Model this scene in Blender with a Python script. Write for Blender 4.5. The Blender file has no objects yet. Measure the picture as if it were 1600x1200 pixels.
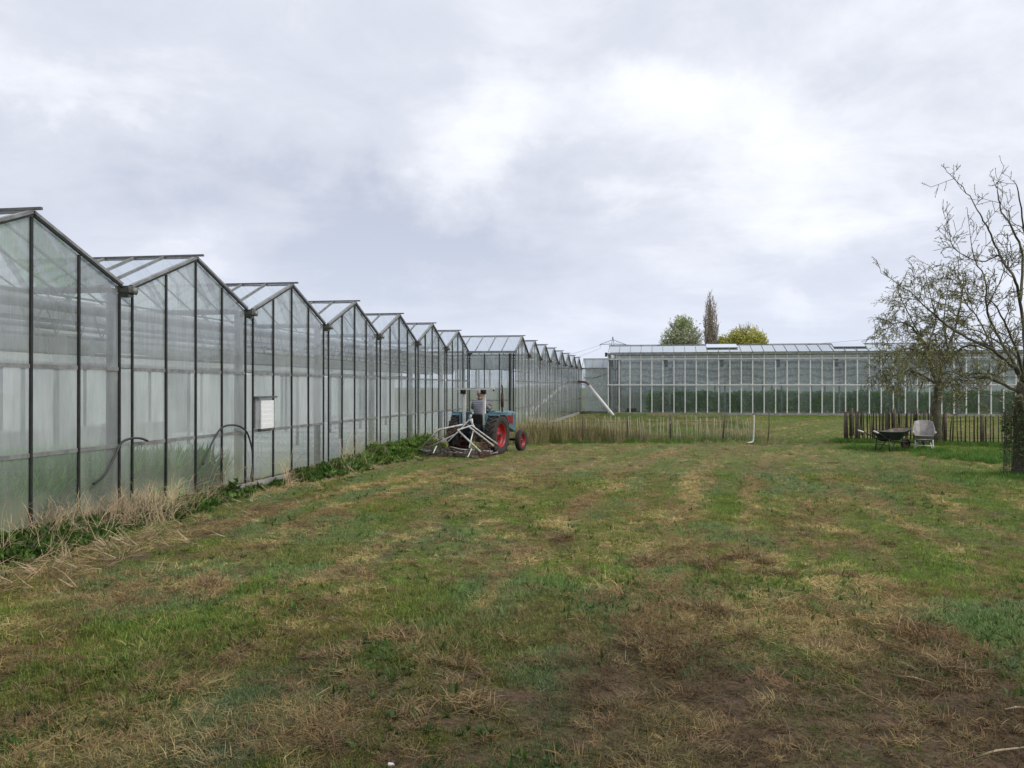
import bpy, math, random
import numpy as np
from mathutils import Vector, Matrix, Euler
random.seed(7)
rng = np.random.default_rng(7)
R = math.radians
scene = bpy.context.scene
COL = scene.collection

# ------------------------------------------------------------------ camera
YAW = 9.59
CAMZ = 2.0
cam_d = bpy.data.cameras.new('camera')
cam = bpy.data.objects.new('camera', cam_d)
COL.objects.link(cam)
cam.location = (0, 0, CAMZ)
cam.rotation_euler = (R(90.212), 0, R(YAW))
cam_d.sensor_width = 36.0
cam_d.lens = 30.375
cam_d.clip_start = 0.1
cam_d.clip_end = 6000
scene.camera = cam

# ------------------------------------------------------------------ render / view
scene.view_settings.view_transform = 'Standard'
scene.view_settings.look = 'None'
scene.view_settings.gamma = 1
scene.view_settings.exposure = 0.50
scene.view_settings.use_curve_mapping = False
scene.render.engine = 'CYCLES'
cy = scene.cycles
cy.max_bounces = 8
cy.diffuse_bounces = 3
cy.glossy_bounces = 3
cy.transmission_bounces = 6
cy.transparent_max_bounces = 32
cy.caustics_reflective = False
cy.caustics_refractive = False
cy.sample_clamp_indirect = 4
cy.use_denoising = True

CY, SY = math.cos(R(YAW)), math.sin(R(YAW))
def P(px, py, Z):
    """place seen at photo pixel px,py, Z metres in front of the camera -> world"""
    a = (px - 800) / 1350.0; b = (605 - py) / 1350.0
    return Vector((Z * (a * CY - SY), Z * (a * SY + CY), CAMZ + b * Z))
def G(px, py):
    """ground point under photo pixel"""
    p = P(px, py, 1350 * CAMZ / (py - 605.0)); p.z = 0; return p

# ------------------------------------------------------------------ sun + sky
SUN_AZ, SUN_EL = 105.0, 44.0
sd = bpy.data.lights.new('sun', 'SUN')
sun = bpy.data.objects.new('sun', sd); COL.objects.link(sun)
sd.energy = 1.5; sd.angle = R(20); sd.color = (1.0, 0.96, 0.90)
sun.rotation_euler = (R(90 - SUN_EL), 0, R(180 - SUN_AZ))

world = bpy.data.worlds.new("World"); scene.world = world
world.use_nodes = True
wt = world.node_tree; wt.nodes.clear()

class NT:
    def __init__(s, t): s.t = t
    def n(s, typ, **kw):
        nd = s.t.nodes.new(typ)
        for k, v in kw.items(): setattr(nd, k, v)
        return nd
    def put(s, sock, v):
        if v is None: return
        if isinstance(v, bpy.types.NodeSocket): s.t.links.new(v, sock)
        elif isinstance(v, (tuple, list)) and len(v) == 3 and sock.type == 'RGBA': sock.default_value = (*v, 1)
        else: sock.default_value = v
    def math(s, op, a, b=None, clamp=False):
        m = s.n('ShaderNodeMath', operation=op, use_clamp=clamp)
        s.put(m.inputs[0], a); s.put(m.inputs[1], b); return m.outputs[0]
    def vmath(s, op, a, b=None):
        m = s.n('ShaderNodeVectorMath', operation=op); s.put(m.inputs[0], a); s.put(m.inputs[1], b)
        return m.outputs['Value'] if op in ('DISTANCE', 'DOT_PRODUCT', 'LENGTH') else m.outputs[0]
    def mix(s, f, a, b, mode='MIX'):
        m = s.n('ShaderNodeMix', data_type='RGBA', blend_type=mode)
        s.put(m.inputs[0], f); s.put(m.inputs[6], a); s.put(m.inputs[7], b); return m.outputs[2]
    def noise(s, vec, scale, detail=4, rough=.5, dist=0, dims='3D'):
        m = s.n('ShaderNodeTexNoise', noise_dimensions=dims)
        s.put(m.inputs['Vector'], vec); m.inputs['Scale'].default_value = scale
        m.inputs['Detail'].default_value = detail; m.inputs['Roughness'].default_value = rough
        m.inputs['Distortion'].default_value = dist; return m.outputs[0]
    def ramp(s, v, a, b, lo=0., hi=1., smooth=True):
        m = s.n('ShaderNodeMapRange', interpolation_type='SMOOTHSTEP' if smooth else 'LINEAR')
        s.put(m.inputs[0], v); m.inputs[1].default_value = a; m.inputs[2].default_value = b
        m.inputs[3].default_value = lo; m.inputs[4].default_value = hi; return m.outputs[0]
    def scalev(s, v, sc):
        m = s.n('ShaderNodeMapping'); s.put(m.inputs['Vector'], v); m.inputs['Scale'].default_value = sc; return m.outputs[0]

w = NT(wt)
tc = w.n('ShaderNodeTexCoord').outputs['Generated']
sky = w.n('ShaderNodeTexSky', sky_type='NISHITA', sun_disc=False)
sky.sun_elevation = R(SUN_EL); sky.sun_rotation = R(SUN_AZ)
nrm = w.vmath('NORMALIZE', tc)
sep = w.n('ShaderNodeSeparateXYZ'); w.put(sep.inputs[0], nrm)
zz = w.math('MAXIMUM', sep.outputs[2], 0.0)
den = w.math('ADD', zz, 0.22)
comb = w.n('ShaderNodeCombineXYZ')
w.put(comb.inputs[0], w.math('DIVIDE', sep.outputs[0], den)); w.put(comb.inputs[1], w.math('DIVIDE', sep.outputs[1], den))
cp = comb.outputs[0]
# warped direction for hand placed cloud masses
wn = w.n('ShaderNodeTexNoise'); w.put(wn.inputs['Vector'], nrm); wn.inputs['Scale'].default_value = 4.0; wn.inputs['Detail'].default_value = 7
wn.inputs['Roughness'].default_value = .6
wv = w.vmath('SUBTRACT', wn.outputs[1], (0.5, 0.5, 0.5))
ws = w.n('ShaderNodeVectorMath', operation='SCALE'); w.put(ws.inputs[0], wv); ws.inputs['Scale'].default_value = 0.34
wd = w.vmath('ADD', nrm, ws.outputs[0])
wds = w.scalev(wd, (1, 1, 1.8))
def cdir(px, py):
    v = P(px, py, 1.0) - Vector((0, 0, CAMZ)); v.normalize(); return (v.x, v.y, v.z * 1.8)
def blob(px, py, r):
    return w.ramp(w.vmath('DISTANCE', wds, cdir(px, py)), 0.0, r, 1.0, 0.0)
tone = w.math('MULTIPLY', w.noise(cp, 1.1, 8, .56, .25), 0.80)
fine = w.noise(cp, 2.8, 9, .62, .35)
tone = w.math('ADD', tone, w.math('MULTIPLY', w.math('SUBTRACT', fine, .5), .62))
base = w.math('ADD', tone, 0.20)
for (px, py, r, k) in [(600, 345, .30, -.40), (400, 290, .24, -.10), (560, 180, .2, -.05), (780, 395, .26, -.2), (200, 310, .28, -.18), (520, 400, .2, -.1),
                       (700, 225, .17, .20), (780, 215, .11, .10), (1130, 160, .14, .20), (1180, 250, .22, .14), (1330, 300, .16, .14), (1000, 270, .16, .08), (420, 360, .10, .14), (150, 170, .12, .12), (930, 330, .1, .1),
                       (60, 90, .2, .16), (300, 190, .22, .10), (1500, 90, .3, .10), (1230, 505, .07, .22), (640, 430, .14, .12),
                       (480, 340, .09, .10), (1050, 60, .22, -.06), (330, 60, .3, -.04)]:
    base = w.math('ADD', base, w.math('MULTIPLY', blob(px, py, r), k))
tcl = w.ramp(base, 0.20, 1.0, 0.0, 1.0, smooth=False)
cr = w.n('ShaderNodeValToRGB'); w.put(cr.inputs[0], tcl)
el = cr.color_ramp.elements
el[0].position = 0; el[0].color = (0.455, 0.485, 0.575, 1)
el[1].position = 1; el[1].color = (0.86, 0.87, 0.90, 1)
e = el.new(.45); e.color = (0.575, 0.605, 0.685, 1)
e = el.new(.7); e.color = (0.72, 0.745, 0.80, 1)
hor = w.ramp(sep.outputs[2], 0.0, 0.24, 1.0, 0.0)
ccol = w.mix(w.math('MULTIPLY', hor, .6), cr.outputs[0], (0.585, 0.635, 0.755))
bg1 = w.n('ShaderNodeBackground'); w.put(bg1.inputs[0], sky.outputs[0]); bg1.inputs[1].default_value = 0.1
bg2 = w.n('ShaderNodeBackground'); w.put(bg2.inputs[0], ccol); bg2.inputs[1].default_value = 0.92
cov = w.ramp(base, 0.12, 0.42, 0.86, 1.0)
ms = w.n('ShaderNodeMixShader'); w.put(ms.inputs[0], cov); w.put(ms.inputs[1], bg1.outputs[0]); w.put(ms.inputs[2], bg2.outputs[0])
wo = w.n('ShaderNodeOutputWorld'); w.put(wo.inputs[0], ms.outputs[0])

# ------------------------------------------------------------------ materials
def newmat(name):
    m = bpy.data.materials.new(name); m.use_nodes = True; m.node_tree.nodes.clear()
    return m, NT(m.node_tree)
def out(nt, sh, disp=None):
    o = nt.n('ShaderNodeOutputMaterial'); nt.put(o.inputs[0], sh)
def bsdf(nt, col, rough=.7, metal=0, bump=None, spec=.5):
    b = nt.n('ShaderNodeBsdfPrincipled'); nt.put(b.inputs['Base Color'], col); nt.put(b.inputs['Roughness'], rough)
    nt.put(b.inputs['Metallic'], metal); b.inputs['Specular IOR Level'].default_value = spec
    if bump is not None:
        bm_ = nt.n('ShaderNodeBump'); nt.put(bm_.inputs['Height'], bump[0]); bm_.inputs['Strength'].default_value = bump[1]
        bm_.inputs['Distance'].default_value = bump[2]; nt.put(b.inputs['Normal'], bm_.outputs[0])
    return b.outputs[0]
def pos(nt): return nt.n('ShaderNodeNewGeometry').outputs['Position']
def rand(nt): return nt.n('ShaderNodeObjectInfo').outputs['Random']
def solid(name, c1, c2=None, rough=.6, metal=0, sc=8, bump=.15, spec=.4, obj=True):
    """painted/metal/wood surface with mottled wear between two colours"""
    m, nt = newmat(name)
    v = nt.n('ShaderNodeTexCoord').outputs['Object'] if obj else pos(nt)
    f = nt.noise(v, sc, 6, .6)
    f2 = nt.noise(v, sc * 6, 3, .6)
    c2 = c2 or tuple(x * .6 for x in c1)
    k = nt.ramp(nt.math('ADD', nt.math('MULTIPLY', f, .7), nt.math('MULTIPLY', f2, .3)), .38, .64)
    out(nt, bsdf(nt, nt.mix(k, c1, c2), nt.ramp(f, .3, .7, rough * .8, min(1, rough * 1.2)), metal, (f2, bump, .01), spec))
    return m

def glass_mat(name, dirt_lo, dirt_hi, tint=(.90, .94, .93), dcol=(.52, .57, .55), algae=False, streak=(2.2, 2.2, .35), gl=1.0, refl=(.85, .9, .95), fwd=.38):
    m, nt = newmat(name)
    p = pos(nt)
    f = nt.noise(nt.scalev(p, streak), 2.0, 6, .6, .3)
    f2 = nt.noise(nt.scalev(p, (9, 9, .6)), 3.0, 4, .6)
    f3 = nt.noise(nt.scalev(p, (.5, .5, .8)), 1.0, 3, .5)
    k = nt.math('ADD', nt.math('ADD', nt.math('MULTIPLY', f, .45), nt.math('MULTIPLY', f2, .25)), nt.math('MULTIPLY', f3, .3))
    k = nt.math('ADD', k, nt.math('MULTIPLY', nt.math('SUBTRACT', rand(nt), .5), .30))
    dirt = nt.ramp(k, .32, .68, dirt_lo, dirt_hi)
    col = nt.mix(nt.ramp(f2, .3, .75), dcol, tuple(c * .78 for c in dcol))
    if algae:
        sq = nt.n('ShaderNodeSeparateXYZ'); nt.put(sq.inputs[0], p)
        dirt = nt.math('MULTIPLY', dirt, nt.ramp(sq.outputs[2], 2.2, 2.45, 1.0, .68))
        sz = nt.n('ShaderNodeSeparateXYZ'); nt.put(sz.inputs[0], p)
        low = nt.math('MULTIPLY', nt.ramp(sz.outputs[2], .12, 1.15, 1, 0), nt.ramp(nt.math('ADD', f3, nt.math('MULTIPLY', rand(nt), .25)), .35, .75, .15, 1))
        dirt = nt.math('MAXIMUM', dirt, nt.math('MULTIPLY', low, .72))
        col = nt.mix(nt.math('MULTIPLY', low, .8), col, (.42, .46, .20))
        top = nt.math('MULTIPLY', nt.ramp(sz.outputs[2], 2.9, 3.25, 0, 1), nt.ramp(f, .50, .70))
        col = nt.mix(nt.math('MULTIPLY', top, .22), col, (.36, .40, .22))
    tr = nt.n('ShaderNodeBsdfTransparent'); nt.put(tr.inputs[0], tint)
    df = nt.n('ShaderNodeBsdfDiffuse'); nt.put(df.inputs[0], col)
    tl = nt.n('ShaderNodeBsdfTranslucent'); nt.put(tl.inputs[0], col)
    dd = nt.n('ShaderNodeMixShader'); dd.inputs[0].default_value = fwd; nt.put(dd.inputs[1], df.outputs[0]); nt.put(dd.inputs[2], tl.outputs[0])
    a = nt.n('ShaderNodeMixShader'); nt.put(a.inputs[0], dirt); nt.put(a.inputs[1], tr.outputs[0]); nt.put(a.inputs[2], dd.outputs[0])
    fr = nt.n('ShaderNodeFresnel'); fr.inputs['IOR'].default_value = 1.5
    bp = nt.n('ShaderNodeBump'); nt.put(bp.inputs['Height'], nt.noise(p, 1.3, 2, .5)); bp.inputs['Strength'].default_value = .25; bp.inputs['Distance'].default_value = .02
    gs = nt.n('ShaderNodeBsdfGlossy'); nt.put(gs.inputs[0], refl); gs.inputs['Roughness'].default_value = .04; nt.put(gs.inputs['Normal'], bp.outputs[0])
    b = nt.n('ShaderNodeMixShader'); nt.put(b.inputs[0], nt.math('MULTIPLY', fr.outputs[0], gl, clamp=True)); nt.put(b.inputs[1], a.outputs[0]); nt.put(b.inputs[2], gs.outputs[0])
    out(nt, b.outputs[0]); return m

def film_mat(name, op_lo, op_hi, col=(.70, .72, .72), gloss=.12, sc=1.0, fwd=.55, thin=False):
    m, nt = newmat(name)
    p = pos(nt)
    f = nt.noise(nt.scalev(p, (1.2 * sc, 1.2 * sc, .4 * sc)), 2.0, 6, .6, .8)
    f2 = nt.noise(nt.scalev(p, (4 * sc, 4 * sc, .9 * sc)), 3.0, 5, .65, 1.5)
    k = nt.math('ADD', nt.math('MULTIPLY', f, .6), nt.math('MULTIPLY', f2, .4))
    op = nt.ramp(k, .35, .65, op_lo, op_hi)
    if thin:
        sq = nt.n('ShaderNodeSeparateXYZ'); nt.put(sq.inputs[0], p); op = nt.math('MULTIPLY', op, nt.ramp(sq.outputs[2], .75, 1.15, .35, 1.0))
    tr = nt.n('ShaderNodeBsdfTransparent'); nt.put(tr.inputs[0], (.95, .96, .96))
    df = nt.n('ShaderNodeBsdfDiffuse'); nt.put(df.inputs[0], col)
    tl = nt.n('ShaderNodeBsdfTranslucent'); nt.put(tl.inputs[0], col)
    dd = nt.n('ShaderNodeMixShader'); dd.inputs[0].default_value = fwd; nt.put(dd.inputs[1], df.outputs[0]); nt.put(dd.inputs[2], tl.outputs[0])
    a = nt.n('ShaderNodeMixShader'); nt.put(a.inputs[0], op); nt.put(a.inputs[1], tr.outputs[0]); nt.put(a.inputs[2], dd.outputs[0])
    gs = nt.n('ShaderNodeBsdfGlossy'); nt.put(gs.inputs[0], (.9, .9, .9)); gs.inputs['Roughness'].default_value = .3
    b = nt.n('ShaderNodeMixShader'); b.inputs[0].default_value = gloss; nt.put(b.inputs[1], a.outputs[0]); nt.put(b.inputs[2], gs.outputs[0])
    out(nt, b.outputs[0]); return m

def leaf_mat(name, rough=.55, trans=.25, gain=1.0):
    """colour comes from the instanced plant's own tint and each blade's own shade"""
    m, nt = newmat(name)
    a = nt.n('ShaderNodeAttribute', attribute_type='INSTANCER', attribute_name='tint')
    s = nt.n('ShaderNodeAttribute', attribute_type='GEOMETRY', attribute_name='shade')
    c = nt.mix(1.0, a.outputs['Color'], s.outputs['Color'], 'MULTIPLY')
    pr = bsdf(nt, c, rough, 0, None, .3)
    tl = nt.n('ShaderNodeBsdfTranslucent'); nt.put(tl.inputs[0], c)
    x = nt.n('ShaderNodeMixShader'); x.inputs[0].default_value = trans; nt.put(x.inputs[1], pr); nt.put(x.inputs[2], tl.outputs[0])
    out(nt, x.outputs[0]); return m
def leafcol_mat(name, c1, c2, trans=.3, sc=1.0):
    m, nt = newmat(name)
    f = nt.noise(pos(nt), sc, 4, .6)
    s = nt.n('ShaderNodeAttribute', attribute_type='GEOMETRY', attribute_name='shade')
    c = nt.mix(1.0, nt.mix(nt.ramp(f, .35, .65), c1, c2), s.outputs['Color'], 'MULTIPLY')
    pr = bsdf(nt, c, .6, 0, None, .3)
    tl = nt.n('ShaderNodeBsdfTranslucent'); nt.put(tl.inputs[0], c)
    x = nt.n('ShaderNodeMixShader'); x.inputs[0].default_value = trans; nt.put(x.inputs[1], pr); nt.put(x.inputs[2], tl.outputs[0])
    out(nt, x.outputs[0]); return m

M = {}
M['bar_black'] = solid('black_glazing_bar', (.012, .012, .012), (.032, .031, .028), .5, 0, 5)
M['bar_white'] = solid('white_glazing_bar', (.80, .80, .76), (.62, .62, .58), .5, 0, 6)
M['alu'] = solid('weathered_aluminium', (.29, .295, .285), (.18, .18, .17), .5, .3, 5)
M['alu_dark'] = solid('dark_gutter_metal', (.10, .10, .098), (.17, .165, .15), .5, .3, 4)
M['steel'] = solid('galvanised_steel', (.40, .42, .43), (.28, .29, .29), .5, .4, 7)
M['concrete'] = solid('concrete_kerb', (.34, .33, .31), (.20, .20, .18), .9, 0, 5)
M['rust'] = solid('rusty_steel', (.09, .05, .036), (.22, .15, .11), .8, .2, 16)
M['glass'] = glass_mat('dirty_wall_glass', .28, .58, dcol=(.88, .92, .92), algae=True, gl=1.2)
M['glass_up'] = glass_mat('gable_glass', .3, .5, dcol=(.80, .86, .80), gl=1.5)
M['roof'] = glass_mat('roof_glass', .15, .28, dcol=(.92, .95, .97), streak=(1, 1, 1), gl=.8, fwd=.6)
M['roof_far'] = glass_mat('far_roof_glass', .36, .5, dcol=(.92, .96, .98), streak=(1, 1, 1), gl=2.6, fwd=.5)
M['glass_low'] = glass_mat('lower_wall_glass', .16, .42, dcol=(.86, .90, .86), algae=True, gl=1.3)
M['glass_mid'] = glass_mat('milky_wall_glass', .5, .75, dcol=(.88, .90, .86), algae=True, gl=1.2)
M['glass_far'] = glass_mat('far_wall_glass', .03, .11, dcol=(.80, .84, .84), fwd=.15)
M['film'] = film_mat('milky_film', .18, .5, (.93, .95, .95), .04, fwd=.42, thin=True)
M['film_far'] = film_mat('crumpled_clear_film', .22, .80, (.92, .93, .94), .14, 1.2, fwd=.25)
M['film_low'] = film_mat('thin_crumpled_film', .0, .15, (.86, .90, .90), .03, 1.5, fwd=.25)
M['film_up'] = film_mat('screen_cloth', .75, .95, (.80, .80, .76), .02)
M['white'] = solid('white_paint', (.74, .73, .70), (.55, .53, .48), .45, 0, 9)
M['white_dirty'] = solid('chipped_white_paint', (.70, .68, .65), (.36, .30, .25), .55, 0, 14)
M['hose'] = solid('black_hose', (.02, .022, .02), (.045, .045, .04), .45)
M['panelwhite'] = solid('white_shutter', (.84, .84, .84), (.76, .76, .75), .5, 0, 6)
M['pale_wall'] = solid('pale_partition', (.88, .90, .89), (.78, .80, .79), .8, 0, .8)
M['cover_ground'] = solid('white_ground_cover', (.84, .85, .83), (.66, .67, .63), .8, 0, 1.2, obj=False)

# ------------------------------------------------------------------ mesh helpers
class MB:
    def __init__(s): s.v = []; s.f = []; s.sm = []
    def add(s, vs, fs, smooth=False):
        o = len(s.v); s.v += [tuple(x) for x in vs]
        s.f += [tuple(i + o for i in f) for f in fs]; s.sm += [smooth] * len(fs); return s
    def box(s, c, d, rot=None, taper=None):
        hx, hy, hz = d[0] / 2, d[1] / 2, d[2] / 2
        vs = []
        for z in (-1, 1):
            t = taper if (taper and z > 0) else (1, 1)
            for x, y in ((-1, -1), (1, -1), (1, 1), (-1, 1)):
                p = Vector((x * hx * t[0], y * hy * t[1], z * hz))
                if rot: p = rot @ p
                vs.append(p + Vector(c))
        return s.add(vs, [(3, 2, 1, 0), (4, 5, 6, 7), (0, 1, 5, 4), (1, 2, 6, 5), (2, 3, 7, 6), (3, 0, 4, 7)])
    def bar(s, a, b, w_, h=None, up=(0, 0, 1)):
        a, b = Vector(a), Vector(b); h = h or w_
        d = (b - a).normalized(); u = Vector(up)
        if abs(d.dot(u)) > .98: u = Vector((1, 0, 0))
        sd_ = d.cross(u).normalized(); u = sd_.cross(d).normalized()
        vs = []
        for p in (a, b):
            for x, y in ((-1, -1), (1, -1), (1, 1), (-1, 1)): vs.append(p + sd_ * x * w_ / 2 + u * y * h / 2)
        return s.add(vs, [(3, 2, 1, 0), (4, 5, 6, 7), (0, 1, 5, 4), (1, 2, 6, 5), (2, 3, 7, 6), (3, 0, 4, 7)])
    def tube(s, pts, r, n=6, cap=True, smooth=True):
        pts = [Vector(p) for p in pts]
        rr = list(r) if isinstance(r, (list, tuple)) else [r] * len(pts)
        vs = []; fs = []; ref = None
        for i, p in enumerate(pts):
            d = (pts[min(i + 1, len(pts) - 1)] - pts[max(i - 1, 0)])
            d = d.normalized() if d.length > 1e-9 else Vector((0, 0, 1))
            if ref is None:
                ref = Vector((1, 0, 0)) if abs(d.x) < .9 else Vector((0, 1, 0))
            ref = (ref - d * ref.dot(d))
            ref = ref.normalized() if ref.length > 1e-6 else d.orthogonal().normalized()
            o = d.cross(ref)
            for k in range(n):
                a = 2 * math.pi * k / n
                vs.append(p + (ref * math.cos(a) + o * math.sin(a)) * rr[i])
        for i in range(len(pts) - 1):
            for k in range(n):
                k2 = (k + 1) % n
                fs.append((i * n + k, i * n + k2, (i + 1) * n + k2, (i + 1) * n + k))
        if cap:
            fs.append(tuple(range(n))[::-1]); fs.append(tuple((len(pts) - 1) * n + k for k in range(n)))
        return s.add(vs, fs, smooth)
    def lathe(s, prof, n=24, axis='X', c=(0, 0, 0), smooth=True, closed=False):
        """profile of (radius, along axis)"""
        vs = []; fs = []; c = Vector(c)
        for r_, x in prof:
            for k in range(n):
                a = 2 * math.pi * k / n
                if axis == 'X': v = Vector((x, r_ * math.cos(a), r_ * math.sin(a)))
                elif axis == 'Z': v = Vector((r_ * math.cos(a), r_ * math.sin(a), x))
                else: v = Vector((r_ * math.cos(a), x, r_ * math.sin(a)))
                vs.append(v + c)
        m_ = len(prof)
        for i in range(m_ if closed else m_ - 1):
            j = (i + 1) % m_
            for k in range(n):
                k2 = (k + 1) % n
                fs.append((i * n + k, i * n + k2, j * n + k2, j * n + k))
        return s.add(vs, fs, smooth)
    def ball(s, c, r, n=10, m_=6):
        r = r if isinstance(r, (tuple, list)) else (r, r, r)
        vs = []; fs = []
        for i in range(m_ + 1):
            th = math.pi * i / m_
            for k in range(n):
                a = 2 * math.pi * k / n
                vs.append((c[0] + r[0] * math.sin(th) * math.cos(a), c[1] + r[1] * math.sin(th) * math.sin(a), c[2] + r[2] * math.cos(th)))
        for i in range(m_):
            for k in range(n):
                k2 = (k + 1) % n
                fs.append((i * n + k, (i + 1) * n + k, (i + 1) * n + k2, i * n + k2))
        return s.add(vs, fs, True)
    def xf(s, mat):
        s.v = [tuple(mat @ Vector(v)) for v in s.v]; return s
    def build(s, name, mat, parent=None, world=False, kind=None, label=None):
        me = bpy.data.meshes.new(name)
        vs = s.v
        if world and parent is not None:
            L = rootloc(parent)
            vs = [(x - L.x, y - L.y, z - L.z) for x, y, z in vs]
        me.from_pydata(vs, [], s.f)
        me.polygons.foreach_set('use_smooth', s.sm)
        me.materials.append(M[mat] if isinstance(mat, str) else mat)
        me.update()
        o = bpy.data.objects.new(name, me); COL.objects.link(o)
        if parent is not None: o.parent = parent
        if kind: o['kind'] = kind
        if label: o['label'] = label
        return o
def rootloc(o):
    L = Vector((0, 0, 0))
    while o is not None:
        L += o.location; o = o.parent
    return L
def tag(o, label=None, cat=None, group=None, kind=None):
    if label: o['label'] = label
    if cat: o['category'] = cat
    if group: o['group'] = group
    if kind: o['kind'] = kind
    return o
def thing(name, label, cat, loc=(0, 0, 0), rz=0, group=None):
    o = bpy.data.objects.new(name, None); COL.objects.link(o)
    o.location = loc; o.rotation_euler = (0, 0, rz); o.empty_display_size = .3
    return tag(o, label, cat, group)
def dup(root, loc=None, rz=None, label=None, parent=None):
    r = root.copy(); COL.objects.link(r); r.parent = parent if parent else root.parent
    if loc is not None: r.location = loc
    if rz is not None: r.rotation_euler = (0, 0, rz)
    if label: r['label'] = label
    for ch in list(root.children): dup(ch, parent=r)
    return r

# ------------------------------------------------------------------ noise (numpy)
def vnoise(x, y, seed=0):
    xi = np.floor(x).astype(np.int64); yi = np.floor(y).astype(np.int64)
    fx = x - xi; fy = y - yi
    fx = fx * fx * (3 - 2 * fx); fy = fy * fy * (3 - 2 * fy)
    def h(a, b):
        n = (a * 374761393 + b * 668265263 + seed * 974634777) & 0x7fffffff
        n = ((n ^ (n >> 13)) * 1274126177) & 0x7fffffff
        return ((n ^ (n >> 16)) & 0xffff) / 65535.0
    a, b, c, d = h(xi, yi), h(xi + 1, yi), h(xi, yi + 1), h(xi + 1, yi + 1)
    return (a * (1 - fx) + b * fx) * (1 - fy) + (c * (1 - fx) + d * fx) * fy
def fbm(x, y, seed=0, o=4, g=.5):
    s = 0; a = 1; t = 0
    for i in range(o):
        s = s + a * vnoise(x * 2 ** i + 13.7 * i, y * 2 ** i - 7.1 * i, seed + i); t += a; a *= g
    return s / t
def sst(v, a, b):
    t = np.clip((v - a) / (b - a), 0, 1); return t * t * (3 - 2 * t)

# patches of the meadow: (px, py, size across, size along, amount)
SOIL = [(200, 1120, 1.2, .7, -.30), (1380, 1120, 2.2, .9, 1.5), (1200, 1150, 1.5, .5, 1.0), (980, 1150, .8, .3, .7), (1150, 1080, 1.0, .5, .7), (1560, 1130, .8, .6, .9), (900, 1110, .8, .35, .55), (1420, 975, .35, .4, .9),
        (1010, 1010, .35, .5, .5), (620, 1190, .6, .25, .6), (1100, 1180, 1.2, .3, .8), (560, 870, .35, .9, .5), (650, 845, .35, 1.0, .5),
        (740, 810, .35, 1.2, .45), (1560, 850, .6, .8, .6), (960, 920, .3, .3, .4), (500, 930, .4, .5, .4), (225, 1020, .3, .25, .45),
        (560, 1020, .5, .5, .45), (820, 985, .35, .3, .6), (250, 850, .45, 1.0, .8), (330, 822, .4, 1.1, .75), (420, 790, .4, 1.3, .7),
        (190, 880, .35, .6, .7), (60, 930, .4, .6, .4), (530, 760, .5, 2, .3), (1420, 740, .8, 1.0, .35), (1590, 800, .5, 1, .5)]
STRAW = [(1050, 715, 3.0, 4.0, .40), (860, 735, 1.2, 3.0, .35), (330, 908, .35, .3, .9), (1180, 872, .35, .35, .8), (1125, 960, .5, .35, .8), (1000, 1010, .6, .5, .4),
         (520, 845, .35, .4, .7), (620, 752, .9, 1.5, .4), (1290, 790, .9, 1.3, .5), (1230, 800, .5, .5, .4), (560, 890, .3, .6, .5), (1300, 720, 2.0, 3, .35),
         (720, 1100, .3, .3, .4), (150, 1140, .35, .2, .5), (160, 1030, .3, .25, .5), (380, 1030, .25, .3, .4), (60, 890, .35, .8, .6), (880, 1010, .4, .3, .4),
         (760, 760, .6, 3, .4), (1200, 880, .3, .3, .5), (1400, 1000, .7, .4, .4), (640, 1000, .4, .4, .3), (440, 1150, .35, .2, .35), (600, 720, .6, 4, .35)]
LUSH = [(1040, 835, .6, .9, .8), (930, 880, .5, .6, .5), (850, 915, .35, .3, .6), (700, 930, .45, .5, .6), (740, 1010, .5, .4, .4), (1280, 890, .5, .8, .5), (1520, 740, 1.0, 2.0, .9),
        (1560, 715, 1.2, 1.6, .9), (1350, 690, 1.5, 1.2, .8), (1480, 700, 1.5, 1.2, .9), (1480, 880, .6, .9, .5), (200, 980, .8, .6, .5), (120, 1060, .5, .4, .4),
        (1050, 780, 1.4, 2.0, .45), (600, 800, .5, 2.5, .5), (350, 860, .5, 1.2, .4), (1540, 980, .6, .5, .5), (1300, 650, 6, 6, .6), (680, 960, .5, .3, .5),
        (1080, 900, .5, .5, .4), (470, 880, .4, .8, .4), (300, 990, .5, .5, .35), (1080, 690, 3, .6, .5)]
def patch(lst, x, y):
    t = np.zeros_like(x)
    for px, py, sx, sy, k in lst:
        g = G(px, py); t = t + k * np.exp(-(((x - g.x) / sx) ** 2 + ((y - g.y) / sy) ** 2) * .8)
    return t
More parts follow.
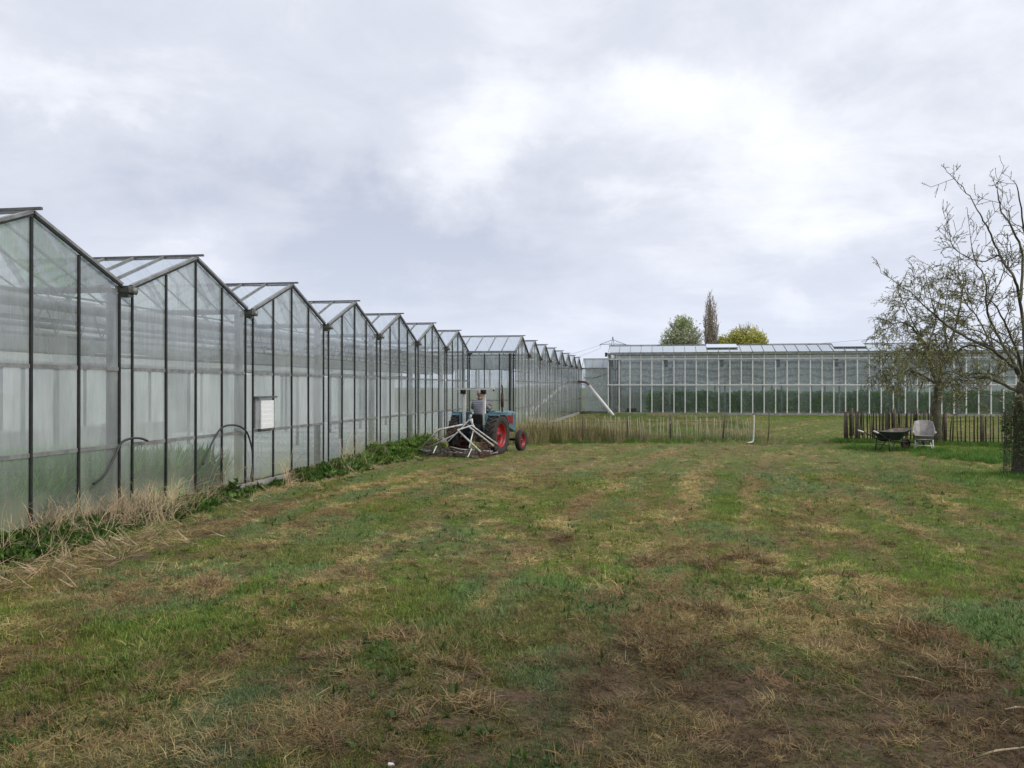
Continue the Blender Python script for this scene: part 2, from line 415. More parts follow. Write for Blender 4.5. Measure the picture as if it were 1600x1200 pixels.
def weights(x, y):
    """how much green grass, straw and bare soil lie at x,y"""
    wx = x + .5 * (fbm(x * .7, y * .7, 91, 3) - .5) ; wy = y + 1.2 * (fbm(x * .6 + 9, y * .6, 92, 3) - .5)
    n1 = fbm(wx * .9, wy * .35, 1, 5, .6); n2 = fbm(wx * 2.0, wy * .8, 2, 5, .6); n3 = fbm(x * 5, y * 3.2, 3, 4, .6)
    st = fbm((wx + 5 - .0065 * (wy - 8) ** 2) * 2.3, wy * .14, 4, 4, .6)
    u_ = wx + 5 - .0065 * (wy - 8) ** 2; st = st + .10 * np.sin(u_ * 3.9 + 2.2 * fbm(wx * .4, wy * .15, 14, 3)) * sst(-x, -4.5, -.5)
    mic = fbm(x * 11, y * 8, 12, 3, .6) - .5
    green = .70 + .9 * (n1 - .5) + 2.0 * (n3 - .5) - 1.5 * (st - .5) + 1.6 * mic + patch(LUSH, wx, wy)
    straw = .49 + .8 * (n2 - .5) + 2.6 * (st - .5) - 1.0 * mic + 2.0 * (fbm(x * 4.2, y * 2.8, 8, 4, .6) - .5) + patch(STRAW, wx, wy)
    soil = .25 + 1.0 * (fbm(wx * 1.5, wy * .7, 5, 5, .62) - .5) - .8 * mic + 1.5 * (fbm(x * 4, y * 3, 6, 4) - .5) - .6 * (st - .5) + patch(SOIL, wx, wy) * .88
    dist = np.sqrt(x * x + y * y)
    straw = straw - .10 * sst(-dist, -9.5, -5); straw = straw - .10 * sst(dist, 11, 20); green = green + .16 * sst(dist, 11, 20)
    soil = soil + .22 * sst(-dist, -9, -4.5) * 1.0 - .12 * sst(dist, 12, 22)
    green = np.clip(green, .02, 2) ** 2; straw = np.clip(straw, .02, 2) ** 2; soil = np.clip(soil, .0, 2) ** 2
    s = green + straw + soil
    return green / s, straw / s, soil / s
def gh(x, y):
    x = np.asarray(x, float); y = np.asarray(y, float)
    a = .10 * (fbm(x * .25, y * .2, 21, 2) - .5) + .07 * (fbm(x * 1.1, y * .6, 22, 3) - .5)
    b = .085 * (fbm(x * 3.5, y * 2.2, 23, 4, .6) - .5)
    k = sst(x, -7.7, -6.6) * sst(-y, -60, -50) * sst(y, -3, 2)
    return (a + b) * k - .02
def gz(x, y): return float(gh(np.array([x]), np.array([y]))[0])

C_GREEN = np.array((.200, .265, .050)); C_LUSH = np.array((.125, .245, .028)); C_BLUE = np.array((.215, .285, .120))
C_STRAW = np.array((.40, .30, .13)); C_SOIL = np.array((.105, .062, .040)); C_OLIVE = np.array((.25, .225, .055))

# ------------------------------------------------------------------ ground sheet
xs = np.concatenate([np.array([-1500, -600, -250, -120, -70, -45, -32, -24, -18, -14, -11]), np.arange(-9, 12, .08), np.arange(12, 30, .35),
                     np.array([32, 40, 55, 80, 140, 300, 700, 1500])])
ys = np.concatenate([np.array([-200, -60, -25, -10, -4, 0, 1.5]), np.arange(2.6, 14, .065), np.arange(14, 24, .11), np.arange(24, 42, .25), np.arange(42, 72, .8),
                     np.array([76, 84, 100, 130, 180, 260, 400, 700, 1200, 2500])])
gx, gy = np.meshgrid(xs, ys)
gzv = gh(gx, gy)
nx, ny = len(xs), len(ys)
co = np.stack([gx.ravel(), gy.ravel(), gzv.ravel()], 1)
idx = np.arange(nx * ny).reshape(ny, nx)
fc = np.stack([idx[:-1, :-1].ravel(), idx[:-1, 1:].ravel(), idx[1:, 1:].ravel(), idx[1:, :-1].ravel()], 1)
me = bpy.data.meshes.new('ground')
me.vertices.add(len(co)); me.vertices.foreach_set('co', co.astype(np.float32).ravel())
me.loops.add(fc.size); me.loops.foreach_set('vertex_index', fc.astype(np.int32).ravel())
me.polygons.add(len(fc)); me.polygons.foreach_set('loop_start', (np.arange(len(fc)) * 4).astype(np.int32))
me.polygons.foreach_set('loop_total', np.full(len(fc), 4, np.int32))
me.update(); me.validate()
me.polygons.foreach_set('use_smooth', np.ones(len(fc), bool))
g_, s_, d_ = weights(gx.ravel(), gy.ravel())
cols = (g_[:, None] * C_GREEN * .62 + s_[:, None] * C_STRAW * .50 + d_[:, None] * C_SOIL)
ca = me.color_attributes.new('cover', 'FLOAT_COLOR', 'POINT')
ca.data.foreach_set('color', np.concatenate([cols, np.ones((len(cols), 1))], 1).astype(np.float32).ravel())
gm, nt = newmat('meadow_ground')
p = pos(nt)
at = nt.n('ShaderNodeAttribute', attribute_name='cover')
f1 = nt.noise(p, 22, 6, .7); f2 = nt.noise(p, 90, 4, .7); f3 = nt.noise(nt.scalev(p, (1, .3, 1)), 60, 4, .7, 1.5)
c = nt.mix(1.0, at.outputs['Color'], nt.ramp(f1, .32, .68, .35, 1.6, False), 'MULTIPLY')
c = nt.mix(nt.ramp(f3, .58, .72, 0, .55), c, (.20, .155, .09))
c = nt.mix(nt.ramp(f2, .35, .5, .5, 0), c, (.028, .02, .014))
hgt = nt.math('ADD', nt.math('MULTIPLY', f1, 1.0), nt.math('MULTIPLY', f2, .5))
out(nt, bsdf(nt, c, .9, 0, (hgt, .9, .03), .25))
me.materials.append(gm)
ground = bpy.data.objects.new('ground', me); COL.objects.link(ground); ground['kind'] = 'structure'

# ------------------------------------------------------------------ greenhouses
FX1, FX2 = -7.91, -5.93          # street-side gable walls of the two blocks
BAY = 3.98; Y0 = 11.85           # gutter spacing, first gutter in view
GZ, RZ = 3.47, 4.226             # gutter and ridge heights
def roofz(y, y0): # height of the gable line inside a bay starting at y0
    t = (y - y0) / BAY; return GZ + (RZ - GZ) * (1 - abs(t - .5) * 2)
FR = [.04, .27, .5, .73, .96]
mesh_cache = {}
def quad(name, a, b, c_, d, mat, parent, n=None, kind=None):
    m_ = MB(); m_.add([a, b, c_, d], [(0, 1, 2, 3)])
    return m_.build(name, mat, parent, world=True, kind=kind)
def polyface(name, pts, mat, parent):
    m_ = MB(); m_.add(pts, [tuple(range(len(pts)))])
    return m_.build(name, mat, parent, world=True)
def jit(): return random.uniform(-.004, .004)

def gable_wall(root, fx, y0, barmat='bar_black', GM='glass'):
    """one gabled bay of wall from gutter y0 to y0+BAY, facing +X"""
    yy = [y0 + f * BAY for f in FR]
    rows = [.14, 1.13, 2.27]
    for i in range(4):
        a, b = yy[i] + .02, yy[i + 1] - .02
        for r_ in range(2):
            j = [jit() for _ in range(4)]
            quad('pane', (fx + j[0], a, rows[r_] + .02), (fx + j[1], b, rows[r_] + .02), (fx + j[2], b, rows[r_ + 1] - .02), (fx + j[3], a, rows[r_ + 1] - .02), 'glass_low' if (GM == 'glass' and r_ == 0) else GM, root)
        j = [jit() for _ in range(4)]
        quad('pane', (fx + j[0], a, rows[2] + .02), (fx + j[1], b, rows[2] + .02), (fx + j[2], b, roofz(b, y0) - .05), (fx + j[3], a, roofz(a, y0) - .05), GM, root)
    # narrow panes beside the gutter post
    for r_, z1 in ((0, rows[1]), (1, rows[2]), (2, GZ - .12)):
        quad('side_pane', (fx, yy[4] + .02, rows[r_] + .02), (fx, y0 + BAY + FR[0] * BAY - .02, rows[r_] + .02),
             (fx, y0 + BAY + FR[0] * BAY - .02, z1 - .02), (fx, yy[4] + .02, z1 - .02), GM, root)
    for k, y in enumerate(yy):
        w_ = .032 if k in (0, 4) else .04
        top = roofz(y, y0) - .05 if k not in (0, 4) else GZ - .06
        bd = .028 if GM == 'glass' else .014
        MB().bar((fx + .002 + bd / 2, y + random.uniform(-.007, .007), .1), (fx + .002 + bd / 2, y + random.uniform(-.004, .004), top), w_, bd, up=(1, 0, 0)).build('glazing_bar', barmat, root, world=True)
        if GM != 'glass': continue
        m_ = MB(); m_.box((fx - .012, y + .024, (top + .1) / 2), (.014, .016, top - .12)); m_.build('inner_mullion', 'alu', root, world=True)
    # horizontal rails behind the bars
    for z, h in ((1.13, .055), (2.27, .055)):
        for i in range(4): MB().box((fx + .009, (yy[i] + yy[i + 1]) / 2, z), (.016, yy[i + 1] - yy[i] - w_ - .004, h)).build('rail', 'alu', root, world=True)
    MB().box((fx - .05, y0 + BAY / 2, 3.24), (.03, BAY - .006, .025)).build('rail', 'steel', root, world=True)
    # rakes
    for s in (0, 1):
        ya, yb = (y0 + .12, y0 + BAY / 2 - .012) if s == 0 else (y0 + BAY - .12, y0 + BAY / 2 + .012)
        za, zb = roofz(ya, y0), roofz(yb, y0)
        MB().bar((fx + .02, ya, za + .02), (fx + .02, yb, zb + .02), .07, .04).build('rake_bar', 'alu', root, world=True)
        MB().bar((fx + .035, ya, za - .025), (fx + .035, yb, zb - .025), .035, .022).build('rake_seal', barmat, root, world=True)
    # kerb
    MB().box((fx + .0, y0 + BAY / 2, .055), (.16, BAY - .004, .15)).build('kerb', 'concrete', root, world=True)

def gutter_end(root, fx, y):
    m_ = MB(); m_.box((fx + .02, y, GZ - .005), (.22, .20, .10), taper=(1, 1.15)); m_.box((fx + .04, y - .02, GZ - .085), (.12, .10, .07))
    m_.build('gutter_end', 'alu_dark', root, world=True)
    MB().tube([(fx + .10, y + .02, GZ - .02), (fx + .17, y + .04, GZ - .03)], .055, 10).build('gutter_outlet', 'alu', root, world=True)

def roof_bay(root, fx, y0, back, deep, step=.57):
    yr = y0 + BAY / 2
    # ridge
    MB().box((((fx + .16) + back) / 2, yr, RZ + .055), ((fx + .16) - back, .045, .035)).build('ridge_cap', 'alu_dark', root, world=True)
    n = int((fx - back) / step)
    rest_p = MB(); rest_b = MB()
    for k in range(n):
        x1 = fx - .03 - k * step; x0 = x1 - step + .03
        for s in (0, 1):
            ye = y0 + .10 if s == 0 else y0 + BAY - .10
            zl = GZ + .03; zr = RZ + .03
            yr_ = yr - .02 if s == 0 else yr + .02
            j = [jit() for _ in range(4)]
            vs = [(x1, ye, zl + j[0]), (x0, ye, zl + j[1]), (x0, yr_, zr + j[2]), (x1, yr_, zr + j[3])]
            if k < deep:
                m_ = MB(); m_.add(vs, [(0, 1, 2, 3)]); m_.build('roof_pane', 'roof', root, world=True)
                MB().bar((x0 - .015, ye, zl + .01), (x0 - .015, yr_, zr + .01), .028, .035).build('roof_bar', 'alu', root, world=True)
            else:
                rest_p.add(vs, [(0, 1, 2, 3)]); rest_b.bar((x0 - .015, ye, zl + .01), (x0 - .015, yr_, zr + .01), .028, .035)
    if rest_p.f:
        rest_p.build('rear_roof_glazing', 'roof', root, world=True, kind='stuff')
        rest_b.build('rear_roof_bars', 'alu', root, world=True, kind='stuff')
    MB().box(((fx + back) / 2 - .1, y0 + BAY, GZ), (fx - back - .2, .17, .07)).build('gutter', 'alu_dark', root, world=True)

def column(root, x, y, h=GZ - .05, mat='steel', w_=.09):
    MB().box((x, y, h / 2), (w_, w_, h)).build('column', mat, root, world=True)
def truss(root, x, y0, y1, z0=2.72, z1=3.18, step=.5):
    m_ = MB(); m_.box((x, (y0 + y1) / 2, z0), (.04, y1 - y0, .035)); m_.box((x, (y0 + y1) / 2, z1), (.04, y1 - y0, .04))
    n = int((y1 - y0) / step)
    for k in range(n):
        a = y0 + k * step; m_.bar((x, a, z0), (x, a + step / 2, z1), .013); m_.bar((x, a + step / 2, z1), (x, a + step, z0), .013)
    m_.build('truss', 'steel', root, world=True)

def film_sheet(name, mat, root, fn, u0, u1, nu, z0, z1, nz, fold, axis='Y'):
    """hanging plastic sheet; fn(u,z) pushes it out of its plane"""
    us = np.linspace(u0, u1, nu); zs = np.linspace(z0, z1, nz)
    U, Z = np.meshgrid(us, zs)
    D = fn(U, Z)
    L = rootloc(root)
    if axis == 'Y': c_ = np.stack([fold + D, U, Z], -1)
    else: c_ = np.stack([U, fold + D, Z], -1)
    c_ = c_.reshape(-1, 3) - np.array(L)
    i = np.arange(nu * nz).reshape(nz, nu)
    f = np.stack([i[:-1, :-1].ravel(), i[:-1, 1:].ravel(), i[1:, 1:].ravel(), i[1:, :-1].ravel()], 1)
    me_ = bpy.data.meshes.new(name); me_.from_pydata(c_.tolist(), [], f.tolist())
    me_.polygons.foreach_set('use_smooth', np.ones(len(f), bool)); me_.materials.append(M[mat]); me_.update()
    o = bpy.data.objects.new(name, me_); COL.objects.link(o); o.parent = root; return o

BACK = -31.0
gh1 = thing('greenhouse', 'long greenhouse with black glazing bars and whitish glass along the left side of the field', 'greenhouse', (FX1, Y0, 0))
first, last = -4, 6
for k in range(first, last):
    y0 = Y0 + k * BAY
    gable_wall(gh1, FX1, y0)
    roof_bay(gh1, FX1, y0, BACK, 8 if k >= -1 else 0)
    gutter_end(gh1, FX1, y0 + BAY)
for k in range(first, last + 1):
    y = Y0 + k * BAY
    for j, x in enumerate((-8.12, -12.1, -16.1, -20.1, -24.1)):
        column(gh1, x, y, w_=.12 if j == 0 else .08)
ya, yb = Y0 + first * BAY, Y0 + last * BAY
for x in (-8.35, -12.3, -16.3): truss(gh1, x, ya, yb)
for z, r_, x in ((3.02, .055, -8.75), (2.92, .045, -9.05), (3.1, .04, -9.9), (2.55, .03, -9.4), (3.12, .07, -8.2), (2.42, .05, -10.6), (2.8, .06, -11.4), (2.98, .05, -13.3)):
    MB().tube([(x, ya + .2, z), (x, yb - .2, z)], r_, 8).build('heating_pipe', 'steel', gh1, world=True)
# rolled screen cloth and hanging valance
def roll_r(): return [.13 + .03 * random.random() for _ in range(60)]
rp = [(-8.62, ya + .2 + (yb - ya - .4) * i / 59, 2.66 + .02 * math.sin(i * 1.3)) for i in range(60)]
MB().tube(rp, roll_r(), 10).build('rolled_screen', 'film_up', gh1, world=True)
for vx, vz0, vz1 in ((-11.0, 2.5, 2.75), (-14.0, 2.6, 3.0), (-9.6, 2.86, 2.98)):
    film_sheet('screen_bundle', 'film_up', gh1, lambda u, z, vx=vx: .05 * np.sin(u * 4 + vx) + .04 * np.sin(u * 9.7 + z * 7), ya, yb, 200, vz0, vz1, 4, vx)
film_sheet('valance', 'film_up', gh1, lambda u, z: .06 * np.sin(u * 3 + np.sin(u * 1.3) * 2) * (3.3 - z), ya, yb, 240, 2.98, 3.28, 5, -8.5)
def f1_(u, z):
    return .05 * np.sin(u * 4.1 + 1.5 * np.sin(u * .9 + z)) + .05 * (fbm(u * 1.6, z * .7 + 3, 33, 4) - .5) * 3
film_sheet('wall_film', 'film', gh1, f1_, ya, yb, 500, .1, 2.24, 14, -8.30)
film_sheet('rear_partition', 'pale_wall', gh1, lambda u, z: .05 * np.sin(u * 5), ya, yb, 200, 0.0, 3.4, 4, -21.0)
MB().box((-14.8, (ya + yb) / 2, .012), (12.2, yb - ya - .1, .02)).build('ground_cover', 'cover_ground', gh1, world=True)
# stack of pale crates deep inside
for k in range(7):
    MB().box((-17.2 + .2 * (k % 3), 10 + k * 2.7, .42), (1.0, 2.1, .8), taper=(.96, .98)).build('pale_bench', 'white', gh1, world=True)
# fan shutter in the bay after the second gutter (frame, deep reveal, slats)
fy = Y0 + BAY + FR[0] * BAY + .02; fy2 = Y0 + BAY + FR[1] * BAY - .02
sh = thing('vent_shutter', 'white louvred shutter in a grey box frame mounted on the greenhouse wall', 'vent shutter', (FX1, fy, 1.2))
MB().box((FX1 + .05, (fy + fy2) / 2, 1.80), (.13, fy2 - fy + .02, .035)).build('top_frame', 'alu_dark', sh, world=True)
MB().box((FX1 + .055, (fy + fy2) / 2 + .05, 1.148), (.09, fy2 - fy - .26, .025)).build('bottom_frame', 'alu_dark', sh, world=True)
MB().box((FX1 + .03, fy + .10, 1.48), (.05, .18, .60)).build('side_panel', 'steel', sh, world=True)
for k in range(6):
    rt = Euler((0, R(4), 0)).to_matrix()
    MB().box((FX1 + .075, (fy + fy2) / 2 + .05, 1.215 + k * .094), (.02, fy2 - fy - .30, .0945), rt).build('slat', 'panelwhite', sh, world=True)

# hoses hanging on the wall
def onwall(px, py, fx=FX1, off=.09):
    a = (px - 800) / 1350.0
    dx, dy = a * CY - SY, a * SY + CY
    Z = (fx + off) / dx
    return P(px, py, Z)
def smooth_path(pts, n=6):
    o = []
    for i in range(len(pts) - 1):
        p0 = pts[max(i - 1, 0)]; p1 = pts[i]; p2 = pts[i + 1]; p3 = pts[min(i + 2, len(pts) - 1)]
        for k in range(n):
            t = k / n
            o.append(.5 * ((2 * p1) + (p2 - p0) * t + (2 * p0 - 5 * p1 + 4 * p2 - p3) * t * t + (3 * p1 - p0 - 3 * p2 + p3) * t ** 3))
    o.append(pts[-1]); return o
h = MB().tube(smooth_path([onwall(*q) for q in [(146, 756), (165, 740), (180, 712), (190, 692), (205, 685), (220, 685), (231, 689)]]), .018, 6).build('hose', 'hose', None)
tag(h, 'short black hose curling over the lower rail beside the first gutter post', 'hose')
h = MB().tube(smooth_path([onwall(*q) for q in [(317, 726), (330, 695), (345, 670), (362, 664), (378, 668), (388, 680), (395, 710), (394, 735), (391, 750)]]), .018, 6).build('hose', 'hose', None)
tag(h, 'long black hose arching over the rail left of the white vent shutter', 'hose')

# second block, standing 2 m further into the field
gh2 = thing('greenhouse', 'distant greenhouse block with a blunt corner wall behind the tractor and many narrow gables', 'greenhouse', (FX2, Y0 + 6 * BAY, 0))
for k in range(6, 14):
    y0 = Y0 + k * BAY
    gable_wall(gh2, FX2, y0, GM='glass_mid')
    roof_bay(gh2, FX2, y0, BACK, 6 if k == 6 else 0)
    gutter_end(gh2, FX2, y0 + BAY)
for k in range(6, 15):
    for j, x in enumerate((-6.12, -10.1, -14.1, -18.1)): column(gh2, x, Y0 + k * BAY + (.08 if k == 6 else 0), w_=.1)
yc = Y0 + 6 * BAY
ya2, yb2 = yc, Y0 + 14 * BAY
MB().box(((FX1 + FX2) / 2, yc - .02, .055), (FX2 - FX1 - .17, .14, .15)).build('kerb', 'concrete', gh2, world=True)
xw = [FX1 + .06, FX1 + .70, FX1 + 1.34, FX2 - .04]
for i in range(3):
    for z0_, z1_ in ((.14, .85), (.85, 1.45), (1.45, 2.75), (2.75, GZ - .08)):
        j = jit()
        quad('pane', (xw[i] + .02, yc + j, z0_ + .02), (xw[i + 1] - .02, yc - j, z0_ + .02), (xw[i + 1] - .02, yc + j, z1_ - .02), (xw[i] + .02, yc - j, z1_ - .02), 'glass', gh2)
for i, x in enumerate(xw):
    MB().box((x, yc - .03, (GZ - .05 + .1) / 2), (.035 if i < 3 else .05, .05, GZ - .15)).build('glazing_bar', 'bar_black', gh2, world=True)
MB().box((FX2 - .20, yc - .03, (GZ - .05 + .1) / 2), (.07, .05, GZ - .16)).build('corner_post', 'bar_black', gh2, world=True)
for z in (.85, 1.45, 2.75):
    MB().box(((FX1 + FX2) / 2, yc + .04, z), (FX2 - FX1 - .1, .04, .035)).build('rail', 'steel', gh2, world=True)
MB().box(((FX1 + FX2) / 2 + .02, yc - .06, GZ + .01), (FX2 - FX1 + .18, .15, .09)).build('gutter', 'alu', gh2, world=True)
film_sheet('wall_film', 'film', gh2, f1_, ya2 + .2, yb2, 500, .1, 3.2, 10, FX2 - .35)
film_sheet('corner_film', 'film', gh2, lambda u, z: .04 * np.sin(u * 6 + z), FX1 + .05, FX2 - .3, 30, .1, 3.35, 10, yc + .3, axis='X')
film_sheet('rear_partition', 'pale_wall', gh2, lambda u, z: .05 * np.sin(u * 5), ya2, yb2, 200, 0.0, 3.4, 4, -21.0)
truss(gh2, FX2 - .5, ya2 + .3, yb2)
MB().box((-13.7, (ya2 + yb2) / 2, .012), (14.4, yb2 - ya2 - .2, .02)).build('ground_cover', 'cover_ground', gh2, world=True)

# linking range: wall facing the field at the far end
YL = yb2
gh3 = thing('greenhouse', 'low connecting greenhouse closing the far end between the gabled block and the tall glasshouse', 'greenhouse', (FX2, YL, 0))
xl = [FX2 + .04 + i * .8 for i in range(12)]
XE = xl[-1]
for i in range(len(xl) - 1):
    quad('pane', (xl[i] + .02, YL + .02, .14), (xl[i + 1] - .02, YL + .02, .14), (xl[i + 1] - .02, YL + .02, 2.2), (xl[i] + .02, YL + .02, 2.2), 'glass_up', gh3)
    quad('pane', (xl[i] + .02, YL + .02, 2.25), (xl[i + 1] - .02, YL + .02, 2.25), (xl[i + 1] - .02, YL + .02, GZ - .05), (xl[i] + .02, YL + .02, GZ - .05), 'glass_up', gh3)
    quad('roof_pane', (xl[i] + .015, YL, GZ + .03), (xl[i + 1] - .015, YL, GZ + .03), (xl[i + 1] - .015, YL + BAY / 2, RZ + .03), (xl[i] + .015, YL + BAY / 2, RZ + .03), 'roof', gh3)
for x in xl:
    MB().box((x, YL - .02, GZ / 2), (.05, .05, GZ - .1)).build('glazing_bar', 'bar_white', gh3, world=True)
    MB().bar((x, YL, GZ + .05), (x, YL + BAY / 2 - .02, RZ + .05), .03, .04).build('roof_bar', 'alu', gh3, world=True)
L3 = XE - FX2
MB().box((FX2 + L3 / 2, YL - .06, GZ), (L3, .14, .1)).build('gutter', 'alu', gh3, world=True)
MB().box((FX2 + L3 / 2, YL + BAY / 2, RZ + .06), (L3, .06, .05)).build('ridge_cap', 'alu_dark', gh3, world=True)
quad('rear_roof_slope', (FX2, YL + BAY / 2 + .02, RZ + .03), (XE, YL + BAY / 2 + .02, RZ + .03), (XE, YL + BAY, GZ), (FX2, YL + BAY, GZ), 'roof', gh3)
quad('rear_partition', (FX2, YL + BAY, 0.02), (XE, YL + BAY, 0.02), (XE, YL + BAY, GZ), (FX2, YL + BAY, GZ), 'pale_wall', gh3)
MB().box((FX2 + L3 / 2, YL - .02 + .05, 2.22), (L3, .04, .05)).build('rail', 'bar_white', gh3, world=True)
MB().box((FX2 + L3 / 2, YL + .09, 1.2), (L3, .04, .04)).build('rail', 'steel', gh3, world=True)
MB().box((FX2 + L3 / 2, YL - .03, .03), (L3 - .2, .14, .18)).build('kerb', 'concrete', gh3, world=True)
film_sheet('wall_film', 'film', gh3, lambda u, z: .08 * np.sin(u * 3 + z), FX2 + .1, XE, 40, .1, 3.1, 8, YL + .5, axis='X')
MB().tube(smooth_path([Vector((FX2 + .2, YL + .15, 2.75)), Vector((FX2 + 1.0, YL + .15, 2.72)), Vector((FX2 + 1.8, YL + .15, 3.0)), Vector((FX2 + 2.5, YL + .15, 3.3))]), .05, 6).build('sagging_pipe', 'alu_dark', gh3, world=True)

# tall glasshouse across the back
YR, XR0, XR1 = 64.6, -3.7, 33.5
RG, RR = 4.46, 5.15
gh4 = thing('greenhouse', 'tall glasshouse with white bars and crumpled plastic behind its glass across the back right', 'greenhouse', (XR0, YR, 0))
n4 = int((XR1 - XR0) / .8)
xr = [XR0 + .06 + i * .8 for i in range(n4 + 1)]
XR1 = xr[-1]; L4 = XR1 - XR0
proto = {}
def shared(name, key, fn, loc, root):
    """alike pieces share one mesh"""
    if key not in proto:
        o = fn(); proto[key] = o; return o
    o = proto[key].copy(); COL.objects.link(o); o.name = name; o.location = Vector(proto[key].location) + Vector(loc); return o
def rel(name, m_, mat, root): return m_.build(name, mat, root)
for i, x in enumerate(xr):
    dx = x - XR0
    shared('glazing_bar', 'gb', lambda: rel('glazing_bar', MB().box((0, -.03, RG / 2), (.075, .06, RG - .12)), 'bar_white', gh4), (0, 0, 0), gh4).location = (dx, 0, 0)
    shared('roof_bar', 'rb', lambda: rel('roof_bar', MB().bar((0, -.05, RG + .14), (0, 1.98, RR + .04), .03, .04), 'alu', gh4), (0, 0, 0), gh4).location = (dx, 0, 0)
    if i < n4:
        for kk, (z0_, z1_) in enumerate(((.12, 2.15), (2.2, 4.05))):
            shared('pane', 'pn%d' % kk, lambda: rel('pane', MB().add([(.03, 0, z0_), (.77, 0, z0_), (.77, 0, z1_), (.03, 0, z1_)], [(0, 1, 2, 3)]), 'glass_far', gh4), (0, 0, 0), gh4).location = (dx, 0, 0)
        shared('top_pane', 'tp', lambda: rel('top_pane', MB().add([(.03, 0, 4.11), (.77, 0, 4.11), (.77, 0, 4.34), (.03, 0, 4.34)], [(0, 1, 2, 3)]), 'glass_up', gh4), (0, 0, 0), gh4).location = (dx, 0, 0)
        for kk in range(1):
            shared('roof_pane', 'rp', lambda: rel('roof_pane', MB().add([(.02, -.03, RG + .12), (.78, -.03, RG + .12), (.78, 1.96, RR + .02), (.02, 1.96, RR + .02)], [(0, 1, 2, 3)]), 'roof_far', gh4), (0, 0, 0), gh4).location = (dx, 0, 0)
cx = XR0 + L4 / 2
MB().box((cx, YR - .12, RG), (L4 + .3, .2, .15)).build('gutter', 'alu', gh4, world=True)
MB().box((XR0 - .1, YR - .12, RG - .04), (.16, .22, .3)).build('gutter_end', 'bar_black', gh4, world=True)
MB().box((cx, YR - .1, 4.08), (L4, .05, .06)).build('rail', 'bar_white', gh4, world=True)
MB().box((cx, YR - .1, 2.175), (L4, .05, .07)).build('rail', 'bar_white', gh4, world=True)
MB().box((cx, YR - .04, .06), (L4, .16, .16)).build('kerb', 'concrete', gh4, world=True)
for k in range(4):
    y = YR + 2 + 4 * k
    MB().box((cx, y, RR + .06), (L4, .07, .05)).build('ridge_cap', 'alu', gh4, world=True)
    quad('rear_roof_slope', (XR0, y + .02, RR + .02), (XR1, y + .02, RR + .02), (XR1, y + 1.95, RG + .1), (XR0, y + 1.95, RG + .1), 'roof_far', gh4)
    if k: quad('front_roof_slope', (XR0, y - .02, RR + .02), (XR1, y - .02, RR + .02), (XR1, y - 1.95, RG + .1), (XR0, y - 1.95, RG + .1), 'roof_far', gh4)
for k in range(int(L4 / 4) + 1):
    x = XR0 + .55 + k * 4.0
    for dy in (.55, 6, 12):
        MB().box((x, YR + dy, RG / 2), (.11, .11, RG)).build('column', 'steel', gh4, world=True)
    m_ = MB(); m_.box((x - .32, YR + .3, 3.95), (.36, .1, .12)); m_.bar((x - .45, YR + .3, 3.9), (x, YR + .4, 3.2), .05); m_.bar((x + .45, YR + .3, 3.9), (x, YR + .4, 3.2), .05)
    m_.box((x - .25, YR + .32, 3.7), (.22, .12, .4)); m_.build('bracket', 'alu_dark', gh4, world=True)
MB().box((XR0 + .12, YR + .1, RG / 2), (.2, .1, RG - .1)).build('end_column', 'alu_dark', gh4, world=True)
MB().box((XR0 + .82, YR + .25, RG / 2 - .1), (.22, .12, RG - .5)).build('end_column', 'alu_dark', gh4, world=True)
def f4(u, z):
    c_ = (u * .5) % 1.0
    sw = .5 * np.abs(np.sin(u * .78)) # swags between posts
    top = np.sin((z * 5.0 - sw * 7 * (4.1 - z) * .35) * 2.2) * .07 * np.clip((z - 1.2) / 2.5, 0, 1)
    low = .07 * np.sin(u * 5.2 + 2.5 * np.sin(z * 1.6 + u * .8)) * np.clip((2.6 - z) / 2, 0.15, 1)
    return top + low + .22 * (fbm(u * 1.1, z * 1.3, 44, 5, .6) - .5)
film_sheet('film_curtain', 'film_far', gh4, f4, XR0 + 1.0, XR1 - .1, 900, 2.1, 4.05, 34, YR + .34, axis='X')
film_sheet('film_curtain', 'film_low', gh4, f4, XR0 + 1.0, XR1 - .1, 900, .1, 2.1, 30, YR + .38, axis='X')
# far side, side and partition so that the inside is closed
quad('rear_wall', (XR0, YR + 16, .02), (XR1, YR + 16, .02), (XR1, YR + 16, RG), (XR0, YR + 16, RG), 'pale_wall', gh4)
quad('side_wall', (XR0, YR + .1, .02), (XR0, YR + 16, .02), (XR0, YR + 16, RG), (XR0, YR + .1, RG), 'film_up', gh4)
quad('side_wall', (XR1, YR + .1, .02), (XR1, YR + 16, .02), (XR1, YR + 16, RG), (XR1, YR + .1, RG), 'film_up', gh4)
M['screen_grey'] = solid('grey_energy_screen', (.80, .81, .80), (.60, .61, .60), .9, 0, .7)
quad('energy_screen', (XR0 + .3, YR + 2.6, 2.45), (XR1, YR + 2.6, 2.45), (XR1, YR + 2.6, 4.3), (XR0 + .3, YR + 2.6, 4.3), 'screen_grey', gh4)
# roof vents
for k, (pxa, pxb) in enumerate(((1104, 1152), (1303, 1353))):
    def onr(px, y):
        a = (px - 800) / 1350.0; return y * (a * CY - SY) / (a * SY + CY)
    xa, xb = onr(pxa, YR + 1), onr(pxb, YR + 1)
    vt = MB(); rot = Euler((R(19), 0, 0)).to_matrix()
    vt.bar(((xa + xb) / 2, YR + 1.96, RR + .075), ((xa + xb) / 2, YR + .9, RG + .455), xb - xa, .03); vt.build('vent_window', 'roof_far', gh4, world=True)
    MB().box(((xa + xb) / 2, YR + .86, RG + .445), (xb - xa + .05, .04, .07)).build('vent_frame', 'alu_dark', gh4, world=True)

